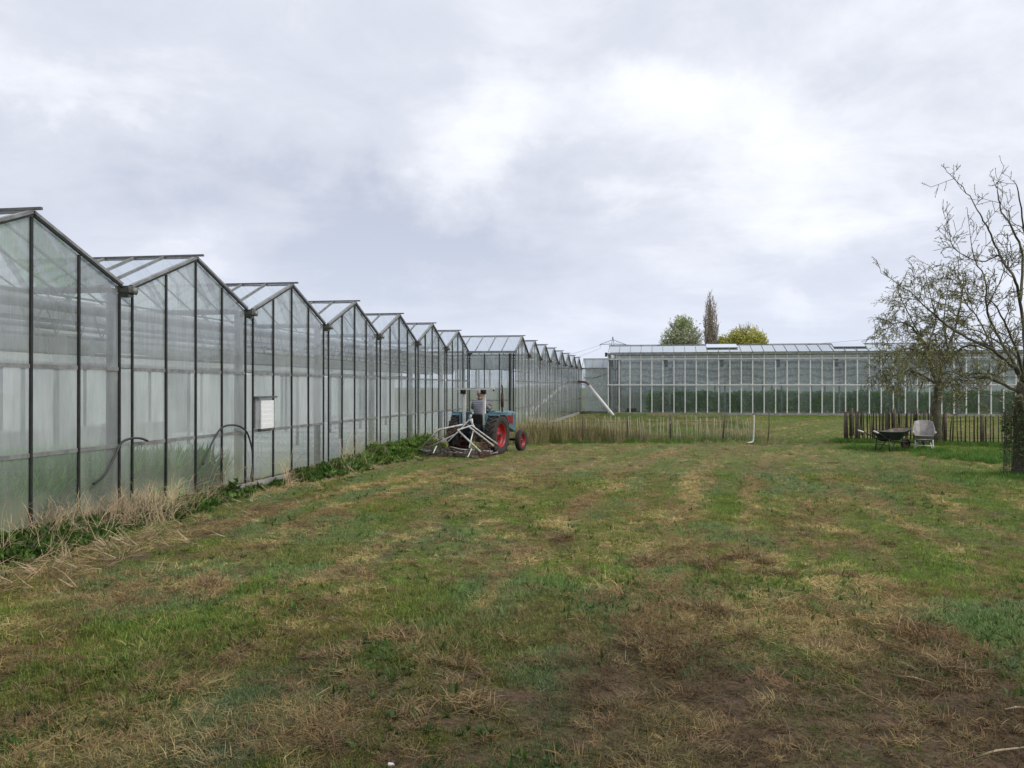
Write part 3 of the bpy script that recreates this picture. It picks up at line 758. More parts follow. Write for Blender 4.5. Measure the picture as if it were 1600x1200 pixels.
# bag and crate lying inside, low behind the glass
def onr2(px, y):
    a = (px - 800) / 1350.0; return y * (a * CY - SY) / (a * SY + CY)
bx = onr2(969, YR + .2)
sk = MB().ball((0, 0, .27), (.38, .12, .27), 14, 8); 
for i, v in enumerate(sk.v):
    sk.v[i] = (v[0] + .1 * math.sin(v[2] * 9), v[1], max(0, v[2]) * (1 - .35 * (v[0] > .1)))
o = sk.build('sack', 'white', None); o.location = (bx, YR + .18, .1)
tag(o, 'white plastic sack lying inside the tall glasshouse near its left corner', 'sack')
c_ = MB(); c_.box((0, 0, .02), (.7, .12, .04)); c_.box((0, -.06, .18), (.7, .02, .3)); c_.box((0, .06, .18), (.7, .02, .3)); c_.box((-.34, 0, .18), (.02, .1, .3)); c_.box((.34, 0, .18), (.02, .1, .3))
o = c_.build('crate', 'bar_black', None); o.location = (bx + .85, YR + .18, .1)
tag(o, 'dark crate beside the white sack inside the tall glasshouse', 'crate')

# slanting white pipe with brown elbow
pa = P(921, 603, 63.5); pb = P(959, 650, 59.0); pb.z = .04
pp = thing('drain_pipe', 'thick white pipe slanting from the far gable corner down to the grass', 'pipe', (pb.x, pb.y, 0))
MB().tube([pb, pa], .10, 12).build('white_tube', 'white', pp, world=True)
MB().tube(smooth_path([pa, pa + Vector((-.25, .2, .25)), pa + Vector((-.8, .7, .32)), Vector((FX2 + .02, pa.y + 1.4, pa.z + .3))], 4), .09, 10).build('elbow', 'rust', pp, world=True)

#__PART2__
# ------------------------------------------------------------------ tractor
M['teal'] = solid('faded_teal_paint', (.105, .205, .245), (.06, .12, .15), .42, .1, 7)
M['teal_dark'] = solid('oily_dark_teal', (.025, .055, .068), (.015, .02, .022), .5, .2, 9)
M['red'] = solid('red_wheel_paint', (.42, .018, .022), (.20, .02, .02), .4, 0, 8)
M['rubber'] = solid('tyre_rubber', (.020, .019, .018), (.060, .048, .038), .85, 0, 9)
M['black'] = solid('black_metal', (.012, .012, .013), (.03, .028, .026), .5, .2, 8)
M['brownpipe'] = solid('rusted_exhaust', (.085, .05, .038), (.05, .035, .03), .7, .3, 12)
M['lamp'] = solid('lamp_glass', (.62, .60, .52), (.5, .5, .46), .2)
G1 = G(773, 712)
tr = thing('tractor', 'small old teal tractor with red wheels and white uprights driving away along the greenhouse', 'tractor', (0, 0, 0))
HEAD = -13.5
cs, sn = math.cos(R(HEAD)), math.sin(R(HEAD))
rw = Vector((.60, 0))   # right rear wheel in tractor space
tr.rotation_euler = (0, 0, R(HEAD))
tr.location = (G1.x - (rw.x * cs), G1.y - rw.x * sn + .35, -.02)
def wheel(x, y, r_, w_, rim, lugs, side):
    t = MB()
    prof = [(rim, -w_ * .36), (rim + .03, -w_ * .46), (r_ * .82, -w_ * .5), (r_ * .95, -w_ * .44), (r_ * .975, -w_ * .2), (r_ * .98, 0), (r_ * .975, w_ * .2), (r_ * .95, w_ * .44), (r_ * .82, w_ * .5), (rim + .03, w_ * .46), (rim, w_ * .36)]
    t.lathe(prof, 36, 'X', closed=True)
    if lugs:
        for k in range(lugs):
            for s in (-1, 1):
                a = 2 * math.pi * (k + (.5 if s > 0 else 0)) / lugs
                rot = Matrix.Rotation(a, 3, 'X') @ Matrix.Rotation(s * R(38), 3, 'Z')
                c = Matrix.Rotation(a, 3, 'X') @ Vector((s * w_ * .23, 0, r_ * .985))
                t.box(c, (w_ * .52, .045, .05), rot)
    else:
        for xx in (-.3, -.1, .1, .3):
            t.lathe([(r_ * .96, xx * w_ - .012), (r_, xx * w_ - .008), (r_, xx * w_ + .008), (r_ * .96, xx * w_ + .012)], 36, 'X')
    t.xf(Matrix.Translation((x, y, r_)))
    tyre = t.build('tyre', 'rubber', None)
    m_ = MB(); o = side
    m_.lathe([(rim * 1.02, w_ * .40 * o), (rim * .98, w_ * .40 * o), (rim * .93, w_ * .2 * o), (rim * .88, w_ * .02 * o), (rim * .62, w_ * .0 * o), (rim * .55, w_ * .10 * o), (rim * .30, w_ * .12 * o), (rim * .26, w_ * .22 * o), (0.001, w_ * .24 * o)], 28, 'X')
    m_.lathe([(rim * 1.02, -w_ * .40 * o), (rim * .93, -w_ * .2 * o), (rim * .88, w_ * .02 * o)], 28, 'X')
    m_.xf(Matrix.Translation((x, y, r_)))
    wh = m_.build('wheel', 'red', tr); tyre.parent = wh
    h_ = MB()
    for k in range(6):
        a = k * math.pi / 3; h_.lathe([(.016, 0), (.016, .02), (.001, .022)], 6, 'X', c=(x + (w_ * .13) * o, y + rim * .42 * math.cos(a), r_ + rim * .42 * math.sin(a)))
    h_.lathe([(rim * .16, w_ * .22 * o), (rim * .14, w_ * .30 * o), (0.001, w_ * .31 * o)], 12, 'X', c=(x, y, r_))
    hh = h_.build('hub', 'black', wh)
    return wh
wheel(.62, 0, .605, .31, .35, 20, 1); wheel(-.62, 0, .605, .31, .35, 20, -1)
wheel(.56, 1.95, .335, .17, .20, 0, 1); wheel(-.56, 1.95, .335, .17, .20, 0, -1)
# body castings
m_ = MB(); m_.box((0, .05, .70), (.42, .62, .46)); m_.box((0, -.24, .66), (.30, .12, .40)); m_.lathe([(.09, -.5), (.11, -.2), (.11, .2), (.09, .5)], 14, 'X', c=(0, 0, .575))
m_.box((0, .75, .66), (.28, .95, .34), taper=(.9, 1)); m_.box((0, 1.5, .62), (.24, .8, .30)); m_.build('transmission', 'teal_dark', tr)
m_ = MB(); m_.bar((-.5, 1.95, .36), (.5, 1.95, .36), .08); m_.box((0, 1.92, .46), (.16, .24, .24)); m_.build('front_axle', 'black', tr)
# bonnet
def bonnet():
    b = MB(); secs = [(.78, .22, .84, 1.24), (1.2, .225, .80, 1.26), (1.85, .225, .74, 1.27), (2.30, .215, .60, 1.25), (2.36, .19, .58, 1.20)]
    n = 12; vs = []
    for y, hw, z0, z1 in secs:
        for x, z in ((-hw, z0), (-hw, z0 + (z1 - z0) * .4), (-hw, z1 - .12), (-hw * .93, z1 - .05), (-hw * .72, z1 - .01), (0, z1 + .01), (hw * .72, z1 - .01), (hw * .93, z1 - .05), (hw, z1 - .12), (hw, z0 + (z1 - z0) * .4), (hw, z0), (0, z0)):
            vs.append((x, y, z))
    fs = []
    for i in range(len(secs) - 1):
        for k in range(n):
            k2 = (k + 1) % n; fs.append((i * n + k, i * n + k2, (i + 1) * n + k2, (i + 1) * n + k))
    fs.append(tuple(range(n))); fs.append(tuple((len(secs) - 1) * n + k for k in range(n))[::-1])
    b.add(vs, fs, False); return b
bo = bonnet().build('bonnet', 'teal', tr)
for s in (-1, 1):
    m_ = MB(); m_.box((s * .232, 1.72, 1.0), (.012, .66, .27)); pnl = m_.build('side_grille', 'red', bo)
    m_ = MB()
    for k in range(6): m_.box((s * .242, 1.72, .90 + k * .04), (.012, .6, .008))
    m_.build('louvre', 'black', pnl) if False else m_.build('louvre', 'black', bo)
    MB().box((s * .231, 2.1, 1.0), (.008, .03, .36)).build('trim_strip', 'alu', bo)
m_ = MB(); m_.box((0, 2.37, .92), (.32, .02, .50)); m_.build('front_grille', 'black', tr)
for s in (-1,):
    m_ = MB(); m_.lathe([(.001, -.06), (.06, -.05), (.085, .02), (.08, .05)], 14, 'Y', c=(s * .33, 2.02, 1.0)); hl = m_.build('headlight', 'teal', tr)
    MB().lathe([(.078, .045), (.001, .06)], 14, 'Y', c=(s * .33, 2.02, 1.0)).build('lens', 'lamp', hl)
# engine details under the bonnet
m_ = MB(); m_.box((.17, 1.25, .74), (.16, .5, .22)); m_.box((.2, 1.0, .62), (.12, .18, .2)); m_.tube([(.24, .95, .8), (.27, 1.3, .70), (.25, 1.6, .68)], .03, 8)
m_.box((-.17, 1.3, .72), (.14, .6, .2)); m_.build('engine', 'black', tr)
# dashboard, tank and steering
m_ = MB(); m_.box((0, .74, 1.14), (.40, .10, .30), Euler((R(-14), 0, 0)).to_matrix()); m_.build('dashboard', 'teal', tr)
m_ = MB(); m_.tube([(0, .78, 1.1), (0, .52, 1.36)], .018, 8)
stc = Vector((0, .50, 1.38)); rot = Matrix.Rotation(R(38), 3, 'X')
ring = [stc + rot @ Vector((.19 * math.cos(a), .19 * math.sin(a), 0)) for a in np.linspace(0, 2 * math.pi, 21)]
m_.tube(ring, .014, 6)
for k in range(3): a = k * 2.1 + .5; m_.tube([stc, stc + rot @ Vector((.19 * math.cos(a), .19 * math.sin(a), 0))], .009, 5)
m_.build('steering_wheel', 'black', tr)
# foot plates
for s in (-1, 1): MB().box((s * .30, .62, .52), (.26, .5, .02)).build('footplate', 'teal_dark', tr)
# seat
m_ = MB(); m_.box((0, .02, .98), (.42, .40, .07), taper=(.92, .92)); m_.box((0, -.19, 1.10), (.38, .06, .24), Euler((R(10), 0, 0)).to_matrix()); m_.box((0, .05, .92), (.10, .2, .1)); m_.build('seat', 'black', tr)
# mudguards
for s in (-1, 1):
    m_ = MB(); ri, th = .66, .012; a0, a1, n = R(-62), R(24), 12
    vs = []; fs = []
    xi, xo = s * .42, s * .76
    for i in range(n + 1):
        a = a0 + (a1 - a0) * i / n   # 0 = up, positive = rear
        for rr in (ri, ri + th):
            for x in (xi, xo):
                vs.append((x, -rr * math.sin(a) * .95, .575 + rr * math.cos(a)))
    for i in range(n):
        b = i * 4; c2 = b + 4
        fs += [(b, b + 1, c2 + 1, c2), (b + 2, c2 + 2, c2 + 3, b + 3), (b + 1, b + 3, c2 + 3, c2 + 1), (b, c2, c2 + 2, b + 2)]
    fs += [(0, 2, 3, 1), (n * 4, n * 4 + 1, n * 4 + 3, n * 4 + 2)]
    m_.add(vs, fs, False)
    # flat top with turned edge, and inner side sheet
    m_.box((s * .60, .10, 1.262), (.36, .56, .035)); m_.box((s * .785, .10, 1.235), (.02, .56, .08)); m_.box((s * .60, -.21, 1.20), (.38, .03, .10), Euler((R(-35), 0, 0)).to_matrix())
    m_.box((s * .425, .0, 1.02), (.015, .86, .46)); m_.box((s * .425, -.05, .75), (.015, 1.0, .2))
    mg = m_.build('mudguard', 'teal', tr)
    m_ = MB(); m_.box((s * .70, -.25, 1.16), (.10, .05, .06)); m_.build('tail_lamp', 'black', mg)
# white uprights with lamps and top bar
for s in (-1, 1):
    m_ = MB(); m_.box((s * .33, -.30, 1.37), (.07, .07, 1.05)); up_ = m_.build('upright', 'white', tr)
    m_ = MB(); m_.box((s * .33, -.30, .80), (.06, .06, .16)); m_.box((s * .33, -.30, .885), (.09, .09, .03)); m_.build('clamp', 'black', up_)
    m_ = MB(); m_.box((s * .33 , -.37, 1.88), (.15, .08, .12)); m_.lathe([(.05, -.03), (.055, 0), (.04, .01)], 10, 'Y', c=(s * .33, -.41, 1.88)); m_.build('work_lamp', 'black', up_)
m_ = MB(); m_.box((0, -.30, 1.965), (1.30, .05, .045)); m_.build('top_bar', 'white', tr)
m_ = MB(); m_.ball((.64, -.32, 1.93), .03); m_.ball((-.0, -.3, 1.99), (.14, .03, .012)); m_.build('bar_end', 'black', tr)
m_ = MB(); m_.tube([(.20, 1.30, 1.24), (.20, 1.30, 1.45)], .028, 10); m_.tube([(.20, 1.30, 1.40), (.20, 1.30, 1.82)], .048, 12); m_.tube([(.20, 1.30, 1.82), (.20, 1.30, 2.04), (.20, 1.27, 2.08)], .024, 10); m_.build('exhaust', 'brownpipe', tr)
# lift arms
for s in (-1, 1):
    m_ = MB(); m_.bar((s * .2, -.22, .42), (s * .36, -.95, .48), .04, .06); m_.bar((s * .16, -.18, .92), (s * .28, -.55, .84), .04, .05); m_.bar((s * .28, -.55, .84), (s * .30, -.62, .46), .03, .03)
    m_.build('lift_arm', 'black', tr)
m_ = MB(); m_.bar((0, -.28, .8), (0, -.85, .95), .035, .035); m_.build('top_link', 'alu', tr)

# ------------------------------------------------------------------ driver
M['skin'] = solid('skin', (.36, .19, .13), (.30, .15, .10), .6, 0, 10)
M['hair'] = solid('grey_hair', (.22, .20, .18), (.34, .32, .30), .8, 0, 30)
M['trouser'] = solid('dark_trousers', (.016, .016, .02), (.03, .03, .035), .9, 0, 9)
m, nt = newmat('striped_pullover')
ob = nt.n('ShaderNodeTexCoord').outputs['Object']; sz = nt.n('ShaderNodeSeparateXYZ'); nt.put(sz.inputs[0], ob)
st = nt.math('SINE', nt.math('MULTIPLY', sz.outputs[2], 120.0)); f = nt.noise(ob, 14, 4)
out(nt, bsdf(nt, nt.mix(nt.ramp(st, -.3, .5), nt.mix(f, (.24, .24, .28), (.31, .31, .34)), (.15, .15, .19)), .9, 0, (f, .4, .02), .2)); M['pullover'] = m
dr = thing('person', 'person in grey striped pullover and dark trousers driving the tractor, seen from behind', 'person', tuple(tr.location), R(HEAD))
dr.scale = (1.03, 1.0, 1.02)
def skinned(name, verts, edges, radii, mat, parent, root=0, sub=2):
    me_ = bpy.data.meshes.new(name); me_.from_pydata([tuple(v) for v in verts], edges, []); me_.materials.append(M[mat])
    o = bpy.data.objects.new(name, me_); COL.objects.link(o); o.parent = parent
    sk_ = o.modifiers.new('skin', 'SKIN'); sk_.use_smooth_shade = True
    for i, r_ in enumerate(radii):
        v = me_.skin_vertices[0].data[i]; v.radius = r_ if isinstance(r_, tuple) else (r_, r_)
        v.use_root = (i == root)
    sb = o.modifiers.new('sub', 'SUBSURF'); sb.levels = sub; sb.render_levels = sub
    return o
S = (0, .02, 1.02)
tv = [(0, .02, 1.08), (0, .0, 1.22), (0, .02, 1.40), (0, .05, 1.53), (0, .07, 1.60), (0, .085, 1.66),
      (.17, .05, 1.53), (.25, .14, 1.36), (.20, .36, 1.36), (-.17, .05, 1.53), (-.26, .12, 1.36), (-.20, .35, 1.37)]
te = [(0, 1), (1, 2), (2, 3), (3, 4), (4, 5), (3, 6), (6, 7), (7, 8), (3, 9), (9, 10), (10, 11)]
tr_r = [(.165, .12), (.165, .12), (.175, .125), (.13, .10), (.065, .065), (.055, .055), (.078, .078), (.055, .055), (.04, .04), (.078, .078), (.055, .055), (.04, .04)]
skinned('pullover', tv, te, tr_r, 'pullover', dr)
lv = [(0, .02, 1.07), (.11, .08, 1.06), (.15, .46, 1.08), (.20, .58, .66), (.20, .70, .60), (-.11, .08, 1.06), (-.15, .46, 1.08), (-.20, .58, .66), (-.20, .70, .60)]
le = [(0, 1), (1, 2), (2, 3), (3, 4), (0, 5), (5, 6), (6, 7), (7, 8)]
skinned('trousers', lv, le, [(.17, .13), .105, .075, .055, .05, .105, .075, .055, .05], 'trouser', dr)
# head with face
m_ = MB(); m_.ball((0, .10, 1.775), (.078, .098, .118), 18, 12)
m_.tube([(0, .07, 1.62), (0, .085, 1.70)], [.058, .055], 12)
m_.ball((.08, .095, 1.77), (.014, .026, .034), 8, 6); m_.ball((-.08, .095, 1.77), (.014, .026, .034), 8, 6)
m_.ball((0, .205, 1.765), (.016, .022, .026), 8, 6); m_.ball((0, .18, 1.715), (.03, .02, .01), 8, 5); m_.ball((0, .16, 1.69), (.045, .04, .035), 8, 6)
hd = m_.build('head', 'skin', dr)
m_ = MB(); m_.ball((.03, .188, 1.785), (.013, .01, .008), 8, 5); m_.ball((-.03, .188, 1.785), (.013, .01, .008), 8, 5); m_.build('eye', 'black', hd)
m_ = MB(); m_.ball((0, .085, 1.80), (.082, .098, .108), 18, 12)
m_.v = [(x, y, max(z, 1.775 + max(0, (y - .07)) * .55)) for x, y, z in m_.v]; m_.build('hair', 'hair', hd)
m_ = MB(); m_.lathe([(.066, 0), (.07, .02), (.062, .045)], 14, 'Z', c=(0, .075, 1.60)); m_.build('collar', 'black', dr)
for s in (-1, 1):
    pv = [(s * .20, .35, 1.365), (s * .19, .40, 1.375), (s * .185, .43, 1.38)]; pe = [(0, 1), (1, 2)]; pr_ = [.032, .036, .034]
    for k in range(4):
        b = len(pv); x = s * (.165 + k * .017); pe += [(2, b), (b, b + 1), (b + 1, b + 2)]
        pv += [(x, .455, 1.40), (x, .48, 1.395 - .004 * k), (x, .478, 1.365 - .003 * k)]; pr_ += [.011, .010, .009]
    b = len(pv); pe += [(1, b), (b, b + 1)]; pv += [(s * .15, .41, 1.39), (s * .14, .44, 1.37)]; pr_ += [.013, .011]
    skinned('hand', pv, pe, pr_, 'skin', dr, sub=1)
for s in (-1, 1):
    m_ = MB(); m_.box((s * .20, .70, .565), (.09, .26, .07), taper=(.8, .85)); m_.build('shoe', 'black', dr)

# ------------------------------------------------------------------ chain harrow on a folding white frame
ha = thing('harrow', 'white tubular harrow frame hung with rusty chains behind the tractor', 'harrow', tuple(P(715, 700, 24.2)[:2]) + (0,))
def gp(px, py): # point on the ground-near plane
    g = G(px, py); g.z = .05; return g
A = gp(662, 706); B = gp(748, 716.5); C_ = P(777, 699, 25.2); C_.z = .1; D = P(661, 697, 25.4); D.z = max(.18, D.z)
E1 = P(686, 671, 25.2); E2 = P(723, 663.5, 25.4)
AP = P(737, 665, 25.0); AP2 = P(733, 667, 24.8); AL = P(715, 672, 24.4); AB = P(751, 706, 23.9)
CR = P(777, 694, 24.9); CR2 = P(771.5, 697, 24.6)
def tb(name, pts, r_, mat, n=8): return MB().tube(pts, r_ * .78, n).build(name, mat, ha, world=True)
tb('base_tube', [D, A, B, C_], .035, 'white_dirty')
tb('wing_tube', [D, E1, E2], .033, 'white_dirty')
M['white_used'] = solid('scuffed_white_tube', (.60, .585, .56), (.30, .26, .22), .55, 0, 11)
tb('frame_tube', [AL, AP, CR], .036, 'white_used')
tb('frame_tube', [AL, AB], .036, 'white_used')
tb('frame_tube', [AP2, CR2], .034, 'white_used')
tb('frame_tube', [AP + Vector((0, 0, .2)), AP + Vector((.02, .02, -.02))], .04, 'white')
HT = P(734, 655, 25.4)
tb('hitch_tube', [HT, P(741, 667, 25.2)], .032, 'white'); tb('hitch_tube', [HT, P(722, 668, 25.1), P(700, 690, 24.6)], .026, 'steel')
tb('hitch_tube', [P(736, 648, 25.45), HT], .05, 'steel')
tb('strut', [P(740, 671, 24.9), P(733, 700, 24.4)], .024, 'white'); tb('strut', [P(682, 697, 24.7), P(677, 708, 24.4)], .022, 'white'); tb('strut', [P(737, 701, 24.3), P(731, 714, 23.9)], .022, 'white')
tb('strut', [P(712, 678, 25.0), P(668, 700, 24.9)], .022, 'steel')
tb('cross_tube', [P(703, 698, 25.0), P(720, 702, 24.9), P(770, 705, 24.9)], .022, 'white_dirty')
# chain mat: rusty rings laid in heaps between the tubes
def ringmb(m_, c, r_, n_, th=.009):
    n_ = n_.normalized(); u = n_.orthogonal().normalized(); v = n_.cross(u)
    m_.tube([c + (u * math.cos(a) + v * math.sin(a)) * r_ for a in np.linspace(0, 2 * math.pi, 9)], th, 4, cap=False)
m_ = MB(); m2 = MB()
tri = [(A, B, D, .10), (B, C_, D, .12), (A, B, C_, .10)]
for i in range(120):
    a, b, c, hh = random.choice(tri); u, v = random.random(), random.random()
    if u + v > 1: u, v = 1 - u, 1 - v
    p_ = a + (b - a) * u + (c - a) * v; p_ = Vector((p_.x, p_.y, random.uniform(.02, .17)))
    ringmb(m_, p_, random.uniform(.035, .06), Vector((random.gauss(0, 1), random.gauss(0, 1), random.gauss(0, 1))))
for i in range(60):   # left wing heap
    t = random.random(); p_ = D.lerp(E2, t); zt = p_.z
    p_ = p_ + Vector((random.uniform(0, .15), -random.uniform(-.2, .35), 0)); p_.z = random.uniform(.05, max(.1, zt - .03)) if random.random() < .4 else zt - random.uniform(.0, .12)
    ringmb(m_, p_, random.uniform(.035, .06), Vector((random.gauss(0, 1), random.gauss(0, 1), random.gauss(0, 1))))
for i in range(70):   # right heap hanging from the apex
    t = random.random() ** .8; s_1 = AP.lerp(CR, t); s_2 = AP.lerp(Vector((AB.x, AB.y, .1)), t); p_ = s_1.lerp(s_2, random.random())
    zt = p_.z; p_.z = zt - random.uniform(.03, .45) * (1 if zt > .5 else .4); p_.z = max(.03, p_.z)
    ringmb(m_, p_ + Vector((0, .25, 0)) * random.random(), random.uniform(.04, .065), Vector((random.gauss(0, 1), random.gauss(0, 1), random.gauss(0, 1))))
m_.build('chain', 'rust', ha, world=True, kind='stuff')
m_ = MB()
for i in range(90):
    a, b, c, hh = random.choice(tri); p_ = a.lerp(b, random.random()).lerp(c, random.random()); p_ = Vector((p_.x, p_.y, random.uniform(.03, .16)))
    ringmb(m_, p_, random.uniform(.035, .06), Vector((random.gauss(0, 1), random.gauss(0, 1), random.gauss(0, 1))))
m_.build('worn_chain', 'alu', ha, world=True, kind='stuff')
for k in range(26):
    a, b, c, hh = random.choice(tri); p_ = a.lerp(b, random.random()).lerp(c, random.random() * .8)
    q_ = p_ + Vector((random.uniform(-.3, .3), random.uniform(-.3, .3), 0)); p_.z = .10; q_.z = .14
    m2.tube([p_, q_], .014, 5)
m2.build('tine', 'steel', ha, world=True, kind='stuff')

# ------------------------------------------------------------------ wheelbarrows
M['tray_out'] = solid('dark_green_tray', (.014, .024, .024), (.03, .034, .032), .5, 0, 7)
M['tray_in'] = solid('dried_mud_in_tray', (.20, .165, .13), (.11, .085, .065), .9, 0, 6)
M['tray_grey'] = solid('plastic_grey_tray', (.30, .28, .26), (.19, .175, .16), .6, 0, 5)
def barrow(label, loc, rz, out_m, in_m, leg_m, scale=1.0, redmark=False, rise=0.0):
    """forward = +y, wheel in front, handles at the back"""
    b = thing('wheelbarrow', label, 'wheelbarrow', loc, rz)
    top = [(-.34, -.42, .60), (.34, -.42, .60), (.37, .1, .60), (.30, .50, .68), (.16, .62, .70), (-.16, .62, .70), (-.30, .50, .68), (-.37, .1, .60)]
    top = [(x * (1.12 if not rise else .84), y, z - (.10 if rise else 0) + rise * sst(np.array(y), -.42, .62) * 1.0) for x, y, z in top]
    bot = [(-.20, -.26, .34), (.20, -.26, .34), (.21, .05, .34), (.17, .20, .34), (.10, .25, .34), (-.10, .25, .34), (-.17, .20, .34), (-.21, .05, .34)]
    n = 8
    m_ = MB(); m_.add(top + bot, [(k, (k + 1) % n, n + (k + 1) % n, n + k) for k in range(n)] + [tuple(range(n, 2 * n))])
    m_.tube([Vector(t) for t in top + top[:1]], .014, 6, cap=False)
    m_.build('tray', out_m, b)
    ti = [(x * .965, y * .975, z - .004) for x, y, z in top]; bi = [(x * .93, y * .94, z + .02) for x, y, z in bot]
    m_ = MB(); m_.add(ti + bi, [(k, n + k, n + (k + 1) % n, (k + 1) % n) for k in range(n)] + [tuple(range(n, 2 * n))[::-1]]); m_.build('tray_lining', in_m, b)
    for s in (-1, 1):
        m_ = MB(); m_.tube([Vector((s * .30, -1.02, .64)), Vector((s * .28, -.75, .55)), Vector((s * .20, -.2, .315)), Vector((s * .10, .45, .27)), Vector((s * .08, .66, .22))], .018, 8); hn = m_.build('handle', leg_m if leg_m != 'white' else 'steel', b)
        MB().tube([Vector((s * .305, -1.04, .645)), Vector((s * .285, -.84, .585))], .026, 8).build('grip', 'white', hn)
        MB().tube([Vector((s * .24, -.34, .39)), Vector((s * .27, -.36, .02)), Vector((s * .25, -.22, .015)), Vector((s * .17, -.02, .31))], .017, 8).build('leg', leg_m, b)
    MB().tube([Vector((-.26, -.36, .2)), Vector((.26, -.36, .2))], .014, 6).build('brace', leg_m, b)
    MB().tube([Vector((-.24, -.34, .385)), Vector((.24, -.34, .385))], .02, 6).build('brace', leg_m, b)
    m_ = MB(); m_.lathe([(.12, -.035), (.17, -.04), (.19, 0), (.17, .04), (.12, .035)], 20, 'X', c=(0, .62, .19), closed=True); wl = m_.build('wheel', 'rubber', b)
    MB().lathe([(.125, -.03), (.10, -.03), (.03, -.045), (.03, .045), (.10, .03), (.125, .03)], 16, 'X', c=(0, .62, .19)).build('rim', 'rust' if redmark else 'steel', wl)
    MB().tube([Vector((-.1, .45, .27)), Vector((-.09, .86, .24)), Vector((.09, .86, .24)), Vector((.1, .45, .27))], .014, 6).build('wheel_guard', 'black', b)
    return b
g = G(1392, 706)
barrow('dark wheelbarrow with white grips and mud in its tray beside the paling fence', (g.x, g.y, gz(g.x, g.y)), R(-66 + 9.59), 'tray_out', 'tray_in', 'black', redmark=True)
g = G(1448, 706)
b2 = barrow('grey wheelbarrow with white legs facing away, just left of the fence tree', (g.x, g.y + .3, gz(g.x, g.y)), R(-15), 'tray_grey', 'tray_grey', 'white', rise=.34)

# ------------------------------------------------------------------ fences
M['pale_stake'] = solid('sun_bleached_stake', (.50, .47, .35), (.32, .30, .20), .9, 0, 5)
M['dark_stake'] = solid('weathered_chestnut_pale', (.075, .055, .040), (.035, .028, .022), .9, 0, 5)
M['post'] = solid('dark_fence_post', (.085, .066, .050), (.15, .12, .09), .9, 0, 6)
M['wire'] = solid('fence_wire', (.14, .13, .12), (.08, .07, .06), .6, .5, 5)
def fence(label, a, b, step, h, smat, pmat, posts, r_=.016, lean=.05, hj=.1, wires=(.25, .8), skip=0.0, pr_=.05, ph=None, pm=None):
    L_ = (b - a).length; d = (b - a).normalized()
    f = thing('paling_fence', label, 'fence', (a.x, a.y, 0))
    n = int(L_ / step)
    for k in range(n):
        if random.random() < skip: continue
        t = (k + random.uniform(-.25, .25)) * step; p_ = a + d * t; z = gz(p_.x, p_.y)
        hh = h * (1 + random.uniform(-hj, hj * .6)); ln = Vector((d.x, d.y, 0)) * random.gauss(0, lean) + Vector((-d.y, d.x, 0)) * random.gauss(0, lean * .5)
        q = p_ + ln * hh; m_ = MB(); rr = r_ * random.uniform(.75, 1.25)
        md = (p_ + q) / 2 + Vector((random.gauss(0, .008), random.gauss(0, .008), 0))
        m_.tube([Vector((p_.x, p_.y, z - .03)), Vector((md.x, md.y, z + hh * .5)), Vector((q.x, q.y, z + hh - .05)), Vector((q.x, q.y, z + hh))], [rr, rr * .95, rr * .8, rr * .25], 5)
        m_.build('stake', smat, f, world=True)
    for t, dx in posts:
        p_ = a + d * (t * L_); z = gz(p_.x, p_.y); hh = ph or h * 1.0
        MB().tube([Vector((p_.x, p_.y, z - .05)), Vector((p_.x + dx * .5, p_.y, z + hh * .6)), Vector((p_.x + dx, p_.y, z + hh))], [pr_, pr_ * .95, pr_ * .85], 8).build('post', pm or pmat, f, world=True)
    for wz in wires:
        pts = []
        for k in range(int(L_ / .5) + 1):
            p_ = a + d * min(L_, k * .5); pts.append(Vector((p_.x, p_.y + .015, gz(p_.x, p_.y) + wz * h + random.uniform(-.015, .015))))
        MB().tube(pts, .006, 4).build('wire', 'wire', f, world=True)
    return f
FA, FB = G(826, 691), G(1182, 690)
F1 = fence('low see-through fence of thin pale stakes across the middle of the field behind the tractor', FA, FB, .10, .92, 'pale_stake', 'post',
           [(.235, 0), (.43, .03), (.62, 0), (.85, .10), (.99, 0)], .014, .07, .14, skip=.06, pr_=.035, ph=1.02)
wp = G(1176, 693)
o = MB().tube(smooth_path([Vector((wp.x - .22, wp.y - .1, .03)), Vector((wp.x - .06, wp.y - .03, .04)), Vector((wp.x + .02, wp.y, .12)), Vector((wp.x + .04, wp.y, .6)), Vector((wp.x + .05, wp.y, 1.0))], 4), .03, 8).build('stand_pipe', 'white', None)
tag(o, 'white plastic standpipe with a bent foot at the right end of the pale fence', 'pipe')
o = MB().tube([Vector((wp.x + .55, wp.y + .3, 0)), Vector((wp.x + .6, wp.y + .3, .62)), Vector((wp.x + .6, wp.y + .3, 1.15))], [.02, .018, .016], 6).build('stake', 'post', None)
tag(o, 'thin bare stake standing alone right of the white standpipe', 'stake')
FC, FD, FE = G(1321, 689), G(1480, 694), G(1640, 699)
F2 = fence('dark chestnut paling fence behind the two wheelbarrows', FC, FD, .085, 1.12, 'dark_stake', 'post', [(0.0, 0), (.12, 0), (.42, 0), (.78, .02), (.98, 0)], .021, .03, .10, pr_=.065)
fd2 = (FE - FD)
F3 = fence('dark paling fence stretch with wider gaps right of the fence tree', FD + fd2 * .02, FE, .125, 1.06, 'dark_stake', 'post', [(.34, 0), (.95, 0)], .022, .03, .08, pr_=.075)
FG = P(1330, 605, 38.5); FG.z = 0
F4 = fence('second row of dark palings seen through the paling fence, running away from its corner post', FC + Vector((.02, .25, 0)), P(1462, 605, 38.0) * 1.0, .17, 1.1, 'dark_stake', 'post', [(.3, 0), (.9, 0)], .018, .03, .1, pr_=.055) if False else None
pb_ = P(1465, 605, 36.5); pb_.z = 0; pa_ = P(1328, 605, 35.5); pa_.z = 0
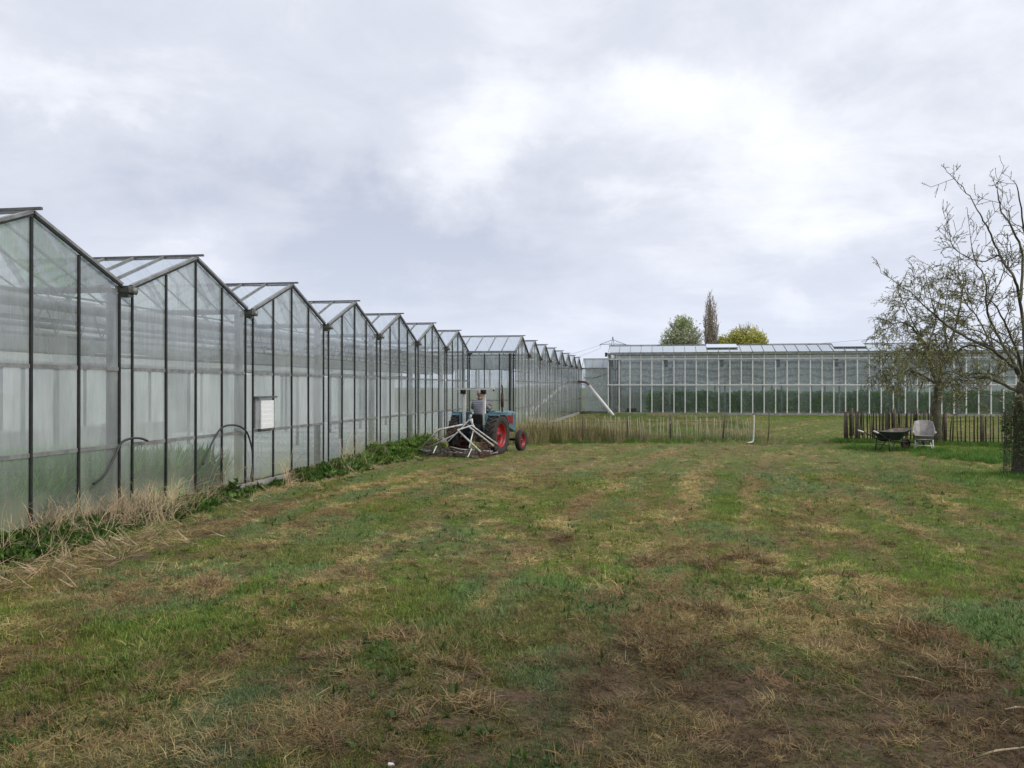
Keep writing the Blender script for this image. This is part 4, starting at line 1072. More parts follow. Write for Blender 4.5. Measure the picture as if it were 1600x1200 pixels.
F4 = fence('rear row of dark palings seen between the stakes of the paling fence by the wheelbarrows', pa_, pb_, .17, 1.15, 'dark_stake', 'post', [(.02, 0), (.5, 0), (.98, 0)], .018, .03, .1, pr_=.06)

# ------------------------------------------------------------------ bare orchard trees
M['bark'] = solid('lichened_bark', (.055, .045, .033), (.115, .11, .062), .95, 0, 6, bump=.8)
M['twig'] = solid('olive_twig_bark', (.052, .043, .026), (.105, .092, .038), .95, 0, 3)
M['bud'] = leafcol_mat('opening_buds', (.24, .27, .08), (.36, .36, .16), .35, 4)
class Tree:
    def __init__(s): s.tr = MB(); s.tw = MB(); s.bd = MB(); s.shade = []
    def limb(s, pts, r0, r1, n=8, m_=None):
        pts = smooth_path([Vector(p_) for p_ in pts], 5)
        for i in range(1, len(pts) - 1): pts[i] = pts[i] + Vector([random.gauss(0, .006 + r0 * .08) for _ in range(3)])
        k = len(pts); rr = [r0 + (r1 - r0) * (i / (k - 1)) ** .8 for i in range(k)]
        (m_ or s.tr).tube(pts, rr, n); return pts, rr
    def leafbud(s, p_, sz):
        for _ in range(random.randint(2, 4)):
            d = Vector([random.gauss(0, 1) for _ in range(3)]).normalized(); u = d.orthogonal().normalized()
            a = p_; b = p_ + d * sz; w_ = u * sz * .35
            s.bd.add([a, a + d * sz * .5 + w_, b, a + d * sz * .5 - w_], [(0, 1, 2, 3)])
    def twig(s, p_, d, L_, r_, lvl, droop=0.0, bud=.035, up=.25):
        n = max(3, int(L_ / .16)); pts = [p_]; cur = d.normalized(); q = p_
        for i in range(n):
            cur = (cur + Vector([random.gauss(0, .12) for _ in range(3)]) + Vector((0, 0, up * .25 - droop * (i / n) * .5))).normalized()
            q = q + cur * (L_ / n)
            if q.z < .9: cur.z = abs(cur.z)
            pts.append(q)
        s.tw.tube(pts, [max(.0050, r_ * (1 - .75 * i / n)) for i in range(n + 1)], 4 if r_ < .012 else 5, cap=False)
        for i in range(1, n + 1):
            if lvl > 0:
                for _ in range(random.choice((1, 1, 2)) if i < n else 1):
                    ax = Vector([random.gauss(0, 1) for _ in range(3)]); ax = (ax - cur * ax.dot(cur)).normalized()
                    dd = (pts[i] - pts[i - 1]).normalized() * .75 + ax * .75
                    s.twig(pts[i], dd, L_ * random.uniform(.35, .6), r_ * .55, lvl - 1, droop, bud, up)
            if random.random() < (.75 if lvl == 0 else .35): s.leafbud(pts[i] + Vector([random.gauss(0, .012) for _ in range(3)]), bud * random.uniform(.6, 1.3))
        return pts
    def dress(s, pts, rr, dens, L_, lvl=1, start=.25, droop=0, bud=.035, up=.3):
        k = len(pts)
        for i in range(int(k * start), k):
            seg = (pts[min(i + 1, k - 1)] - pts[max(i - 1, 0)]); sl = seg.length / 2; seg.normalize()
            for _ in range(np.random.default_rng(random.randint(0, 1 << 30)).poisson(dens * sl)):
                ax = Vector([random.gauss(0, 1) for _ in range(3)]); ax = (ax - seg * ax.dot(seg)).normalized()
                s.twig(pts[i], seg * .55 + ax + Vector((0, 0, up)), L_ * random.uniform(.5, 1.2), max(.006, min(.018, rr[i] * .5)), lvl, droop, bud, up)
        s.twig(pts[-1], pts[-1] - pts[-2], L_ * .8, rr[-1], lvl, droop, bud, up)
    def finish(s, root):
        s.tr.build('trunk', 'bark', root, world=True); s.tw.build('twigs', 'twig', root, world=True, kind='stuff')
        ob_ = s.bd.build('buds', 'bud', root, world=True, kind='stuff')
        addshade(ob_, 4)
def addshade(o, per):
    me_ = o.data; n = len(me_.vertices); ca_ = me_.color_attributes.new('shade', 'FLOAT_COLOR', 'POINT')
    k = (n + per - 1) // per; v = np.repeat(np.random.default_rng(3).uniform(.6, 1.3, k), per)[:n]
    ca_.data.foreach_set('color', np.stack([v, v, v, np.ones(n)], 1).astype(np.float32).ravel())
def PJ(Z, j=.5):
    def f(px, py, dz=None): return P(px, py, Z + (random.uniform(-j, j) if dz is None else dz))
    return f
random.seed(21)
t1 = Tree(); p1 = PJ(30.2, 1.3)
TB = P(1464, 694, 30.2); TB.z = -.05
F0 = P(1467, 603, 30.2)
t1.limb([TB, P(1464, 665, 30.2), P(1463, 635, 30.2), F0], .19, .125, 12)
limbs1 = [([F0, p1(1473, 570, 0), p1(1482, 545, .3), p1(1492, 515), p1(1500, 480), p1(1506, 440)], .10, .015),
          ([F0, p1(1456, 578, 0), p1(1449, 552, -.3), p1(1438, 528), p1(1422, 508), p1(1400, 505), p1(1382, 516)], .08, .012),
          ([F0, p1(1448, 590, 0), p1(1425, 580), p1(1405, 583), p1(1388, 598)], .06, .01),
          ([P(1466, 612, 30.2), p1(1480, 596, 0), p1(1502, 589), p1(1530, 583), p1(1558, 586)], .075, .015),
          ([p1(1456, 578, 0), p1(1452, 540), p1(1462, 500), p1(1455, 468), p1(1446, 425)], .05, .008),
          ([p1(1449, 556, 0), p1(1425, 545), p1(1402, 548), p1(1385, 562), p1(1375, 580)], .045, .008),
          ([p1(1473, 572, 0), p1(1490, 552), p1(1515, 540), p1(1540, 545), p1(1560, 560)], .06, .01),
          ([F0, p1(1462, 575, 1.0), p1(1450, 545, 2.0), p1(1430, 530, 2.6), p1(1415, 540, 3)], .05, .008),
          ([F0, p1(1470, 575, -1.0), p1(1465, 550, -1.8), p1(1440, 540, -2.4), p1(1420, 560, -2.9)], .05, .008),
          ([p1(1438, 528, 0), p1(1425, 500), p1(1410, 470), p1(1402, 448)], .03, .006),
          ([p1(1482, 545, 0), p1(1476, 510), p1(1478, 470), p1(1486, 430)], .04, .007)]
for pts, r0, r1 in limbs1:
    pp_, rr = t1.limb(pts, r0, r1, 7); t1.dress(pp_, rr, 9.0, .58, 2, .25, 1.0, .034, -.05)
T1 = thing('apple_tree', 'low spreading bare apple tree with drooping budding twigs behind the wheelbarrows', 'tree', (TB.x, TB.y, 0)); t1.finish(T1)

t2 = Tree(); Z2 = 19.5; p2 = PJ(Z2, .9)
TB2 = P(1597, 742, Z2); TB2.z = -.05
F2_ = P(1600, 600, Z2)
t2.limb([TB2, P(1597, 700, Z2), P(1596, 650, Z2), F2_], .21, .14, 14)
# cut limb stub at the left of the trunk
t2.limb([P(1600, 655, Z2), P(1594, 635, Z2 - .2), P(1592, 618, Z2 - .3)], .09, .075, 9)
limbs2 = [([F2_, p2(1602, 540, 0), p2(1594, 470, .2), p2(1584, 435), p2(1562, 398), p2(1545, 360), p2(1532, 335), p2(1512, 300), p2(1480, 268)], .065, .006),
          ([p2(1594, 470, .2), p2(1598, 400), p2(1580, 352), p2(1564, 328), p2(1560, 300), p2(1556, 290)], .05, .006),
          ([p2(1562, 398, 0), p2(1535, 408), p2(1510, 400), p2(1490, 385), p2(1482, 350)], .025, .005),
          ([F2_, p2(1585, 575, 0), p2(1552, 548), p2(1512, 528), p2(1475, 505), p2(1447, 480), p2(1425, 458), p2(1405, 446)], .075, .006),
          ([F2_, p2(1580, 560, 0), p2(1556, 520), p2(1542, 480), p2(1540, 440), p2(1522, 400), p2(1516, 362)], .06, .006),
          ([P(1600, 620, Z2), p2(1578, 606, 0), p2(1545, 592), p2(1512, 590), p2(1480, 580), p2(1465, 600)], .06, .007),
          ([F2_, p2(1590, 560, 0), p2(1560, 535, 1.5), p2(1520, 515, 2), p2(1490, 520, 2.5)], .05, .007),
          ([F2_, p2(1608, 520, 0), p2(1604, 440), p2(1602, 370), p2(1592, 300), p2(1586, 285)], .07, .006),
          ([F2_, p2(1625, 560, 0), p2(1660, 520), p2(1690, 470), p2(1700, 400), p2(1690, 340)], .09, .008),
          ([F2_, p2(1640, 580, 0), p2(1690, 560), p2(1730, 540)], .08, .01),
          ([p2(1585, 575, 0), p2(1560, 585, -1), p2(1535, 610, -1.5), p2(1515, 630, -1.8)], .035, .006),
          ([p2(1552, 548, 0), p2(1530, 500), p2(1508, 470), p2(1498, 430), p2(1500, 395)], .03, .005),
          ([p2(1542, 480, 0), p2(1558, 450), p2(1570, 420), p2(1575, 380)], .03, .005),
          ([F2_, p2(1590, 550, -1), p2(1568, 500, -1.8), p2(1550, 470, -2), p2(1520, 460, -2.2)], .05, .006)]
for i, (pts, r0, r1) in enumerate(limbs2):
    pp_, rr = t2.limb(pts, r0 * .74, r1, 7); up = i in (0, 1, 2, 4, 7, 8)
    t2.dress(pp_, rr, 2.2 if up else 4.4, .50 if up else .66, 1 if up else 2, .3, .1 if up else .45, .026, .35)
T2 = thing('apple_tree', 'larger bare apple tree at the right edge with wire mesh round its trunk', 'tree', (TB2.x, TB2.y, 0)); t2.finish(T2)
# wire mesh guard with ivy
mg = MB(); zb, zt, rg_ = 0, 1.42, .36
cx2, cy2 = TB2.x, TB2.y
for k in range(34):
    a = 2 * math.pi * k / 34
    mg.tube([(cx2 + (rg_ + .02 * math.sin(3 * a)) * math.cos(a), cy2 + rg_ * math.sin(a), zb), (cx2 + rg_ * .95 * math.cos(a), cy2 + rg_ * .95 * math.sin(a), zt)], .005, 3, cap=False)
for k in range(26):
    z = zb + (zt - zb) * k / 25
    mg.tube([(cx2 + (rg_ + .012 * math.sin(3 * a)) * math.cos(a), cy2 + rg_ * math.sin(a), z) for a in np.linspace(0, 2 * math.pi, 25)], .005, 3, cap=False)
o = mg.build('trunk_guard', 'wire', None); tag(o, 'wire mesh cylinder wrapped round the trunk of the apple tree at the right edge', 'tree guard')
M['ivy'] = leafcol_mat('ivy_leaf', (.05, .085, .022), (.09, .13, .04), .2, 5)
iv = MB()
for k in range(1100):
    a = R(random.uniform(150, 330)); z = random.triangular(.05, 1.75, 1.3); rr = .30 + random.uniform(-.06, .12)
    p_ = Vector((cx2 + rr * math.cos(a), cy2 + rr * math.sin(a), z)); d = Vector([random.gauss(0, 1) for _ in range(3)]).normalized(); u = d.orthogonal().normalized(); s_z = random.uniform(.03, .06)
    iv.add([p_, p_ + d * s_z * .6 + u * s_z * .5, p_ + d * s_z * 1.2, p_ + d * s_z * .6 - u * s_z * .5], [(0, 1, 2, 3)])
o = iv.build('ivy', 'ivy', None); addshade(o, 4); tag(o, 'green climbing leaves growing through the mesh on the right-hand tree trunk', 'ivy', kind='stuff')

# ------------------------------------------------------------------ trees beyond the glasshouses
M['willow_leaf'] = leafcol_mat('grey_green_foliage', (.36, .42, .20), (.52, .56, .38), .5, .25)
M['poplar_leaf'] = leafcol_mat('brownish_poplar_shoots', (.30, .25, .19), (.38, .31, .23), .3, .3)
M['yellow_leaf'] = leafcol_mat('yellow_green_foliage', (.44, .46, .10), (.56, .54, .16), .5, .3)
M['far_bark'] = solid('pale_far_bark', (.38, .34, .30), (.28, .25, .21), .9, 0, 1)
def crown(lobes, n, size, mat, root, up=.3):
    m_ = MB()
    for _ in range(n):
        c, r_ = random.choices(lobes, [l[1][0] * l[1][2] for l in lobes])[0]
        d = Vector([random.gauss(0, 1) for _ in range(3)]).normalized() * (random.random() ** .42)
        d *= .86 + .22 * math.sin(d.x * 9 + c[0]) * math.sin(d.z * 8 + d.y * 5)
        p_ = Vector((c[0] + d.x * r_[0], c[1] + d.y * r_[1], c[2] + d.z * r_[2]))
        q = Vector((random.gauss(0, 1), random.gauss(0, 1), random.gauss(0, 1) + up)).normalized(); u = q.orthogonal().normalized(); s_z = size * random.uniform(.5, 1.4)
        m_.add([p_, p_ + q * s_z + u * s_z * .4, p_ + q * s_z * 1.8, p_ + q * s_z - u * s_z * .4], [(0, 1, 2, 3)])
    o = m_.build('crown', mat, root, world=True, kind='stuff'); addshade(o, 4); return o
ZB = 150.0
def far(px, py): return P(px, py, ZB)
random.seed(5)
def branches(root, base, tops, r0, mat='far_bark', n=5, sub=5, L_=1.6, name='trunk'):
    m_ = MB()
    for t_ in tops:
        t_ = base.lerp(t_, .84)
        mid = base.lerp(t_, .5) + Vector((random.gauss(0, .4), random.gauss(0, .4), 0))
        pts = smooth_path([base, base.lerp(mid, .5) + Vector((0, 0, .3)), mid, t_], 4)
        m_.tube(pts, [max(.03, r0 * (1 - .85 * i / (len(pts) - 1))) for i in range(len(pts))], n, cap=False)
        for k in range(3, len(pts)):
            for _ in range(sub):
                d = (pts[k] - pts[k - 1]).normalized() + Vector([random.gauss(0, .5) for _ in range(3)]) + Vector((0, 0, .5)); d.normalize()
                m_.tube([pts[k], pts[k] + d * L_ * .5, pts[k] + d * L_ + Vector((0, 0, L_ * .2))], [.06, .045, .02], 3, cap=False)
    return m_.build(name, mat, root, world=True)
b0 = far(1066, 560); b0.z = 0
W_ = thing('willow_tree', 'rounded grey-green tree rising behind the tall glasshouse, left of the poplar', 'tree', tuple(b0))
MB().tube([b0, far(1066, 575), far(1066, 545)], [.5, .42, .35], 8).build('bole', 'far_bark', W_, world=True)
branches(W_, far(1066, 548), [far(x, y) + Vector((0, random.uniform(-3, 3), 0)) for x, y in ((1040, 520), (1048, 505), (1058, 496), (1068, 493), (1080, 500), (1088, 512), (1094, 525), (1052, 512), (1074, 498), (1035, 535))], .22, sub=7, L_=1.2, name='limbs')
def lob(px, py, rx, rz, ry=None): c = far(px, py); return (tuple(c), (rx / 1350 * ZB, (ry or rx * .8) / 1350 * ZB, rz / 1350 * ZB))
crown([lob(1068, 524, 28, 31), lob(1048, 532, 17, 22), lob(1084, 534, 15, 24), lob(1035, 545, 9, 14), lob(1066, 505, 16, 14)], 4200, .24, 'willow_leaf', W_)
b0 = far(1110, 560); b0.z = 0
Pp = thing('poplar_tree', 'tall narrow bare poplar standing between the two rounded trees', 'tree', tuple(b0))
MB().tube([b0, far(1110, 540), far(1109, 480), far(1108, 459)], [.4, .32, .12, .03], 8).build('bole', 'far_bark', Pp, world=True)
tops = [far(1110 + s_, y) + Vector((0, random.uniform(-1, 1), 0)) for s_, y in ((-9, 500), (-7, 480), (-4, 468), (0, 460), (4, 468), (7, 478), (10, 495), (11, 512), (-8, 520), (3, 490), (-3, 485), (9, 525), (0, 475))]
m_ = MB()
for t_ in tops:
    base = far(1110, random.uniform(535, 560)); pts = [base, base.lerp(t_, .25) + Vector(((t_.x - base.x) * .55, 0, 0)), base.lerp(t_, .6) + Vector(((t_.x - base.x) * .35, 0, 0)), t_]
    pts = smooth_path(pts, 5); m_.tube(pts, [max(.025, .13 * (1 - i / len(pts))) for i in range(len(pts))], 4, cap=False)
    for k in range(3, len(pts)):
        for _ in range(6):
            d = Vector((random.gauss(0, .28), random.gauss(0, .28), 1)).normalized(); L_ = random.uniform(.5, 1.3); m_.tube([pts[k], pts[k] + d * L_ * .5, pts[k] + d * L_], [.035, .028, .012], 3, cap=False)
m_.build('limbs', 'far_bark', Pp, world=True)
crown([lob(1110, 507, 11, 44), lob(1111, 530, 13, 26)], 2600, .15, 'poplar_leaf', Pp, 1.5)
b0 = far(1168, 560); b0.z = 0
Yt = thing('budding_tree', 'broad yellow-green tree behind the tall glasshouse, right of the poplar', 'tree', tuple(b0))
MB().tube([b0, far(1168, 575), far(1168, 545)], [.45, .4, .3], 8).build('bole', 'far_bark', Yt, world=True)
branches(Yt, far(1168, 548), [far(x, y) + Vector((0, random.uniform(-3, 3), 0)) for x, y in ((1145, 520), (1155, 511), (1168, 508), (1180, 512), (1192, 522), (1198, 535))], .18, sub=5, L_=1.1, name='limbs')
crown([lob(1170, 532, 30, 24), lob(1150, 530, 16, 20), lob(1188, 535, 13, 18)], 4600, .24, 'yellow_leaf', Yt)
b0 = far(1130, 560); b0.z = 0
Ys = thing('small_tree', 'small yellow-green tree squeezed between the poplar and the broad yellow-green tree', 'tree', tuple(b0))
MB().tube([b0, far(1130, 545)], [.25, .15], 8).build('bole', 'far_bark', Ys, world=True)
crown([lob(1130, 540, 13, 18), lob(1119, 548, 9, 12)], 1800, .24, 'yellow_leaf', Ys)

# ------------------------------------------------------------------ pylon and lines far away
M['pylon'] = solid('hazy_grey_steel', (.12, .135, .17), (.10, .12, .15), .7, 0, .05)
ZP = 720.0
def fp(px, py, dz=0): return P(px, py, ZP + dz)
py_ = thing('pylon', 'distant lattice power pylon with a wide crossarm above the greenhouse roofs', 'pylon', tuple(fp(957.5, 605)[:2]) + (0,))
m_ = MB(); bl, br = P(950, 605, ZP), P(965, 605, ZP); bl.z = br.z = 0
rt = (br - bl).normalized()
def pyp(off, z, d=0): c = fp(957.5, 605); return Vector((c.x, c.y, 0)) + rt * off + Vector((0, d, z))
prof = [(4.2, 0), (3.2, 9), (2.3, 18), (1.6, 26), (1.2, 33), (.9, 38), (.25, 44)]
for i in range(len(prof) - 1):
    (w0, z0), (w1, z1) = prof[i], prof[i + 1]
    for s in (-1, 1):
        for d in (-1, 1): m_.bar(pyp(s * w0, z0, d * w0), pyp(s * w1, z1, d * w1), .28)
        m_.bar(pyp(s * w0, z0), pyp(-s * w1, z1), .18)
    m_.bar(pyp(-w1, z1), pyp(w1, z1), .18)
m_.build('tower', 'pylon', py_, world=True)
m_ = MB()
for s in (-1, 1):
    m_.bar(pyp(s * .5, 38), pyp(s * 11, 37.5), .40); m_.bar(pyp(s * .3, 41.5), pyp(s * 11, 37.5), .34)
    for k in range(1, 5): m_.bar(pyp(s * k * 2.2, 38), pyp(s * (k + .8) * 2.0, 38 + 3.4 * (1 - (k + .8) / 5.6)), .14)
m_.build('crossarm', 'pylon', py_, world=True)
MB().bar(pyp(-10.5, 37.5), pyp(-10.5, 34.5), .22).build('insulator', 'pylon', py_, world=True); MB().bar(pyp(10.5, 37.5), pyp(10.5, 34.5), .22).build('insulator', 'pylon', py_, world=True)
def wireline(a, b, sag, label):
    n = 16; m_ = MB(); m_.tube([a.lerp(b, i / n) - Vector((0, 0, sag * 4 * (i / n) * (1 - i / n))) for i in range(n + 1)], .085, 4)
    tag(m_.build('power_line', 'pylon', None), label, 'power line', 'power lines strung from the pylon')
wireline(pyp(-10.5, 34.5), P(720, 588, 520), 5, 'left-hand power line dropping from the pylon behind the gabled roofs')
wireline(pyp(-9.5, 37.5), P(700, 574, 520), 5, 'upper power line running left from the pylon')
wireline(pyp(10.5, 37.5), P(1450, 519, 640), 6, 'upper power line running right from the pylon over the tall glasshouse')
wireline(pyp(10.5, 34.5), P(1450, 526, 640), 6, 'lower power line running right from the pylon over the tall glasshouse')

# ------------------------------------------------------------------ grass, weeds, straw (instanced stuff)
SRC = bpy.data.collections.new('plant_sources')
def blades(name, n, rad, h, w_, lean, mat, curl=.5, segs=2, flat=0.0, var=.35, leafy=False, seed=0):
    r = np.random.default_rng(seed + 100); V = []; F = []; S_ = []
    for k in range(n):
        a = r.uniform(0, 6.283); rr = rad * math.sqrt(r.uniform()); b = Vector((rr * math.cos(a), rr * math.sin(a), -.005))
        da = r.uniform(0, 6.283); tilt = abs(r.normal(lean, .35)) if r.uniform() > flat else r.uniform(1.25, 1.52)
        tilt = min(tilt, 1.53); L_ = h * r.uniform(.5, 1.25)
        d = Vector((math.sin(tilt) * math.cos(da), math.sin(tilt) * math.sin(da), math.cos(tilt)))
        sd_ = Vector((-math.sin(da), math.cos(da), 0)); sd_ = (sd_ + Vector((0, 0, r.normal(0, .5)))).normalized()
        o = len(V); q = b.copy(); cur = d.copy(); bend = Vector((math.cos(da), math.sin(da), -.55)) * curl / segs
        for i in range(segs):
            ww = w_ * (1 - .35 * i / segs) if not leafy else w_ * (.6 + .8 * (i / segs))
            V += [q - sd_ * ww / 2, q + sd_ * ww / 2]; q = q + cur * (L_ / segs); cur = (cur + bend).normalized()
            if q.z < .004: q.z = .004
        V.append(q)
        for i in range(segs - 1): F.append((o + 2 * i, o + 2 * i + 1, o + 2 * i + 3, o + 2 * i + 2))
        F.append((o + 2 * segs - 2, o + 2 * segs - 1, o + 2 * segs))
        s1 = r.uniform(1 - var, 1 + var); warm = r.uniform(-.12, .12)
        S_ += [(s1 * (1 + warm) * t_, s1 * t_, s1 * (1 - warm) * t_, 1) for t_ in [1.0] * (2 * segs + 1)]
    me_ = bpy.data.meshes.new(name); me_.from_pydata([tuple(v) for v in V], [], F); me_.materials.append(M[mat])
    ca_ = me_.color_attributes.new('shade', 'FLOAT_COLOR', 'POINT'); ca_.data.foreach_set('color', np.array(S_, np.float32).ravel()); me_.update()
    return bpy.data.objects.new(name, me_)
M['grass'] = leaf_mat('grass_blade', .6, .35); M['straw'] = leaf_mat('dry_straw', .8, .1); M['leaf'] = leaf_mat('weed_leaf', .5, .4)
def scatter(name, objs, x, y, z, scl, rotz, tilt, tint, pick, kind='stuff', label=None, cat=None):
    c = bpy.data.collections.new(name + '_source')
    for i, o in enumerate(objs): o.name = '%s_%02d' % (name, i); c.objects.link(o)
    me_ = bpy.data.meshes.new(name); n = len(x)
    me_.vertices.add(n); me_.vertices.foreach_set('co', np.stack([x, y, z], 1).astype(np.float32).ravel())
    def at(nm, ty, arr, f):
        a_ = me_.attributes.new(nm, ty, 'POINT'); a_.data.foreach_set(f, arr.astype(np.float32 if ty != 'INT' else np.int32).ravel())
    at('scl', 'FLOAT', scl, 'value'); at('rot', 'FLOAT_VECTOR', np.stack([tilt[0], tilt[1], rotz], 1), 'vector')
    at('tint', 'FLOAT_COLOR', np.concatenate([tint, np.ones((n, 1))], 1), 'color'); at('pick', 'INT', pick, 'value')
    me_.update()
    for o in objs: me_.materials.append(o.data.materials[0]); break
    ob_ = bpy.data.objects.new(name, me_); COL.objects.link(ob_)
    ng = bpy.data.node_groups.new(name, 'GeometryNodeTree')
    ng.interface.new_socket('Geometry', in_out='INPUT', socket_type='NodeSocketGeometry'); ng.interface.new_socket('Geometry', in_out='OUTPUT', socket_type='NodeSocketGeometry')
    gi = ng.nodes.new('NodeGroupInput'); go = ng.nodes.new('NodeGroupOutput'); ci = ng.nodes.new('GeometryNodeCollectionInfo')
    ci.inputs['Collection'].default_value = c; ci.inputs['Separate Children'].default_value = True; ci.inputs['Reset Children'].default_value = True
    iop = ng.nodes.new('GeometryNodeInstanceOnPoints'); iop.inputs['Pick Instance'].default_value = True
    def na(nm, ty):
        q = ng.nodes.new('GeometryNodeInputNamedAttribute'); q.data_type = ty; q.inputs[0].default_value = nm
        return next(s for s in q.outputs if s.enabled and s.name == 'Attribute')
    lk = ng.links.new
    lk(gi.outputs[0], iop.inputs['Points']); lk(ci.outputs[0], iop.inputs['Instance']); lk(na('pick', 'INT'), iop.inputs['Instance Index'])
    er = ng.nodes.new('FunctionNodeEulerToRotation'); lk(na('rot', 'FLOAT_VECTOR'), er.inputs[0]); lk(er.outputs[0], iop.inputs['Rotation'])
    lk(na('scl', 'FLOAT'), iop.inputs['Scale']); lk(iop.outputs[0], go.inputs[0])
    md = ob_.modifiers.new('scatter', 'NODES'); md.node_group = ng
    tag(ob_, label, cat, kind=kind); return ob_

r = np.random.default_rng(11)
def field_points(n_near, n_mid, n_far):
    """points in the visible wedge, thinning with distance"""
    P_ = []
    for n, z0, z1, wd_ in ((int(n_near * 1.4), 3.3, 9, .88), (int(n_mid * 1.1), 9, 20, .74), (n_far, 20, 62, .68)):
        Z = np.sqrt(r.uniform(z0 ** 2, z1 ** 2, n)); a = r.uniform(-wd_, wd_, n)
        X = Z * (a * CY - SY); Y = Z * (a * SY + CY); P_.append(np.stack([X, Y], 1))
    q = np.concatenate(P_); x, y = q[:, 0], q[:, 1]
    lim = np.where(y < Y0 + 6 * BAY, FX1 + .12, FX2 + .12)
    ok = (x > lim) & (y < 64.3) & ~((y > 64.2) & (x > -3.9)) & (x < 32)
    return x[ok], y[ok]
def jitc(c, n, v=.15): return c * (1 + r.normal(0, v, (n, 1))) * (1 + r.normal(0, .05, (n, 3)))
# green blades
x, y = field_points(46000, 60000, 60000)
gw, sw, dw = weights(x, y)
keep = r.uniform(size=len(x)) < np.clip(gw * 1.8 - .12, 0, 1) * (1 - .7 * sst(dw, .40, .75))
x, y, gw, sw, dw = x[keep], y[keep], gw[keep], sw[keep], dw[keep]
n = len(x); lush = np.clip(patch(LUSH, x, y), 0, 1)[:, None]; hue = fbm(x * .8, y * .5, 61, 4)[:, None]
dist = np.hypot(x, y)[:, None]
right = sst(x, 2.5, 7)[:, None]
base = C_GREEN * (1 - sst(hue, .45, .6)) + C_BLUE * sst(hue, .45, .6); olive = sst(fbm(x * 1.3, y * .8, 62, 4), .5, .64)[:, None]
base = base * (1 - olive * .7) + C_OLIVE * olive * .7
tint = base * (1 - lush * .75) + C_LUSH * lush * .75
tint = tint * (1 - right * .45) + np.array((.14, .235, .026)) * right * .45
tint = jitc(tint, n, .22) * (1 - .42 * sst(-dist, -9.5, -4.5)) * (1 - .25 * sst(dw, .3, .6)[:, None])  # foreground shade put into the tint: blades darken toward the camera
z = gh(x, y); scl = (r.uniform(.7, 1.25, n) * (1 + .5 * lush[:, 0]) * (1 - .35 * sst(sw, .3, .6)) * np.where(dist[:, 0] > 20, 1.5, 1.0))
src = [blades('b', 26, .075, .037, .0040, 1.05, 'grass', .7, 2, .35, seed=i) for i in range(4)] + [blades('b', 20, .06, .055, .0045, .75, 'grass', .6, 2, .15, seed=9 + i) for i in range(2)]
pick = np.where(r.uniform(size=n) < .25 + .5 * lush[:, 0], r.integers(4, 6, n), r.integers(0, 4, n))
scatter('grass', src, x, y, z, scl, r.uniform(0, 6.28, n), (r.normal(0, .1, n), r.normal(0, .1, n)), tint, pick, label='short matted green grass growing over the harrowed field', cat='grass')
# straw / thatch
x, y = field_points(40000, 44000, 40000)
gw, sw, dw = weights(x, y)
keep = r.uniform(size=len(x)) < np.clip(sw * 1.7 + .12 * dw, 0, 1) * (1 - .4 * sst(dw, .45, .8))
x, y, gw, sw, dw = x[keep], y[keep], gw[keep], sw[keep], dw[keep]; n = len(x)
k1 = fbm(x * 1.5, y, 71, 4)[:, None]; yel = sst(k1, .42, .62)
tint = (np.array((.29, .205, .09)) * (1 - yel) + np.array((.47, .37, .155)) * yel); nearw = sst(-np.hypot(x, y), -10, -5)[:, None]; tint = tint * (1 - .40 * sst(dw, .2, .5)[:, None]) * (1 - .45 * nearw)  # nearw paints the foreground shade into straw close to the camera
tint = jitc(tint, n, .24)
src = [blades('s', 20, .10, .11, .0034, 1.3, 'straw', .35, 2, .8, .45, seed=30 + i) for i in range(4)] + [blades('s', 26, .07, .06, .004, .9, 'straw', .6, 2, .5, .4, seed=40 + i) for i in range(2)]
dist = np.hypot(x, y)
# raked direction: roughly along the greenhouse, bending
rz = 1.57 + .5 * (fbm(x * .3, y * .2, 75, 2) - .5) * 4
scatter('dry_grass', src, x, y, gh(x, y) + .004, r.uniform(.6, 1.3, n) * np.where(dist > 20, 1.4, 1.0), r.uniform(0, 6.28, n), (r.normal(0, .1, n), r.normal(0, .1, n)), tint, r.integers(0, 6, n), label='loose straw and dead thatch raked over the field', cat='straw')
# thatch clods: small mounds of matted dry grass
src = [blades('c', 90, .11, .13, .0045, .9, 'straw', 1.1, 3, .3, .45, seed=50 + i) for i in range(3)]
cl = [(1175, 872), (1190, 880), (1160, 876), (1115, 962), (1135, 965), (1100, 958), (1010, 880), (880, 842), (560, 890), (735, 1095), (1400, 1000), (1440, 985), (1330, 900), (1090, 880), (945, 930), (650, 1000), (1480, 1050), (330, 905), (1210, 900), (985, 1010), (720, 1040), (1270, 1010)]
for _ in range(460): cl.append((r.uniform(0, 1600), 690 + 500 * r.uniform() ** 1.4))
X = []; Y = []
for px, py in cl:
    g = G(px, py)
    if g.x < FX1 + .6: continue
    for _ in range(3 if len(X) > 90 else 5): X.append(g.x + r.normal(0, .09)); Y.append(g.y + r.normal(0, .09))
x = np.array(X); y = np.array(Y); n = len(x)
scatter('thatch_clods', src, x, y, gh(x, y), np.where(np.arange(n) < 100, r.uniform(.8, 1.5, n), r.uniform(.3, .95, n)), r.uniform(0, 6.28, n), (r.normal(0, .2, n), r.normal(0, .2, n)), jitc(np.array((.22, .155, .075)), n, .25), r.integers(0, 3, n), label='matted clods of torn dead grass lying on the field', cat='thatch')
x, y = field_points(5200, 3800, 0); gw, sw, dw = weights(x, y); keep = (r.uniform(size=len(x)) < np.clip(gw * 1.4, 0, 1)) & (fbm(x * 1.1, y * .9, 88, 3) > .47); x, y = x[keep], y[keep]; n = len(x)
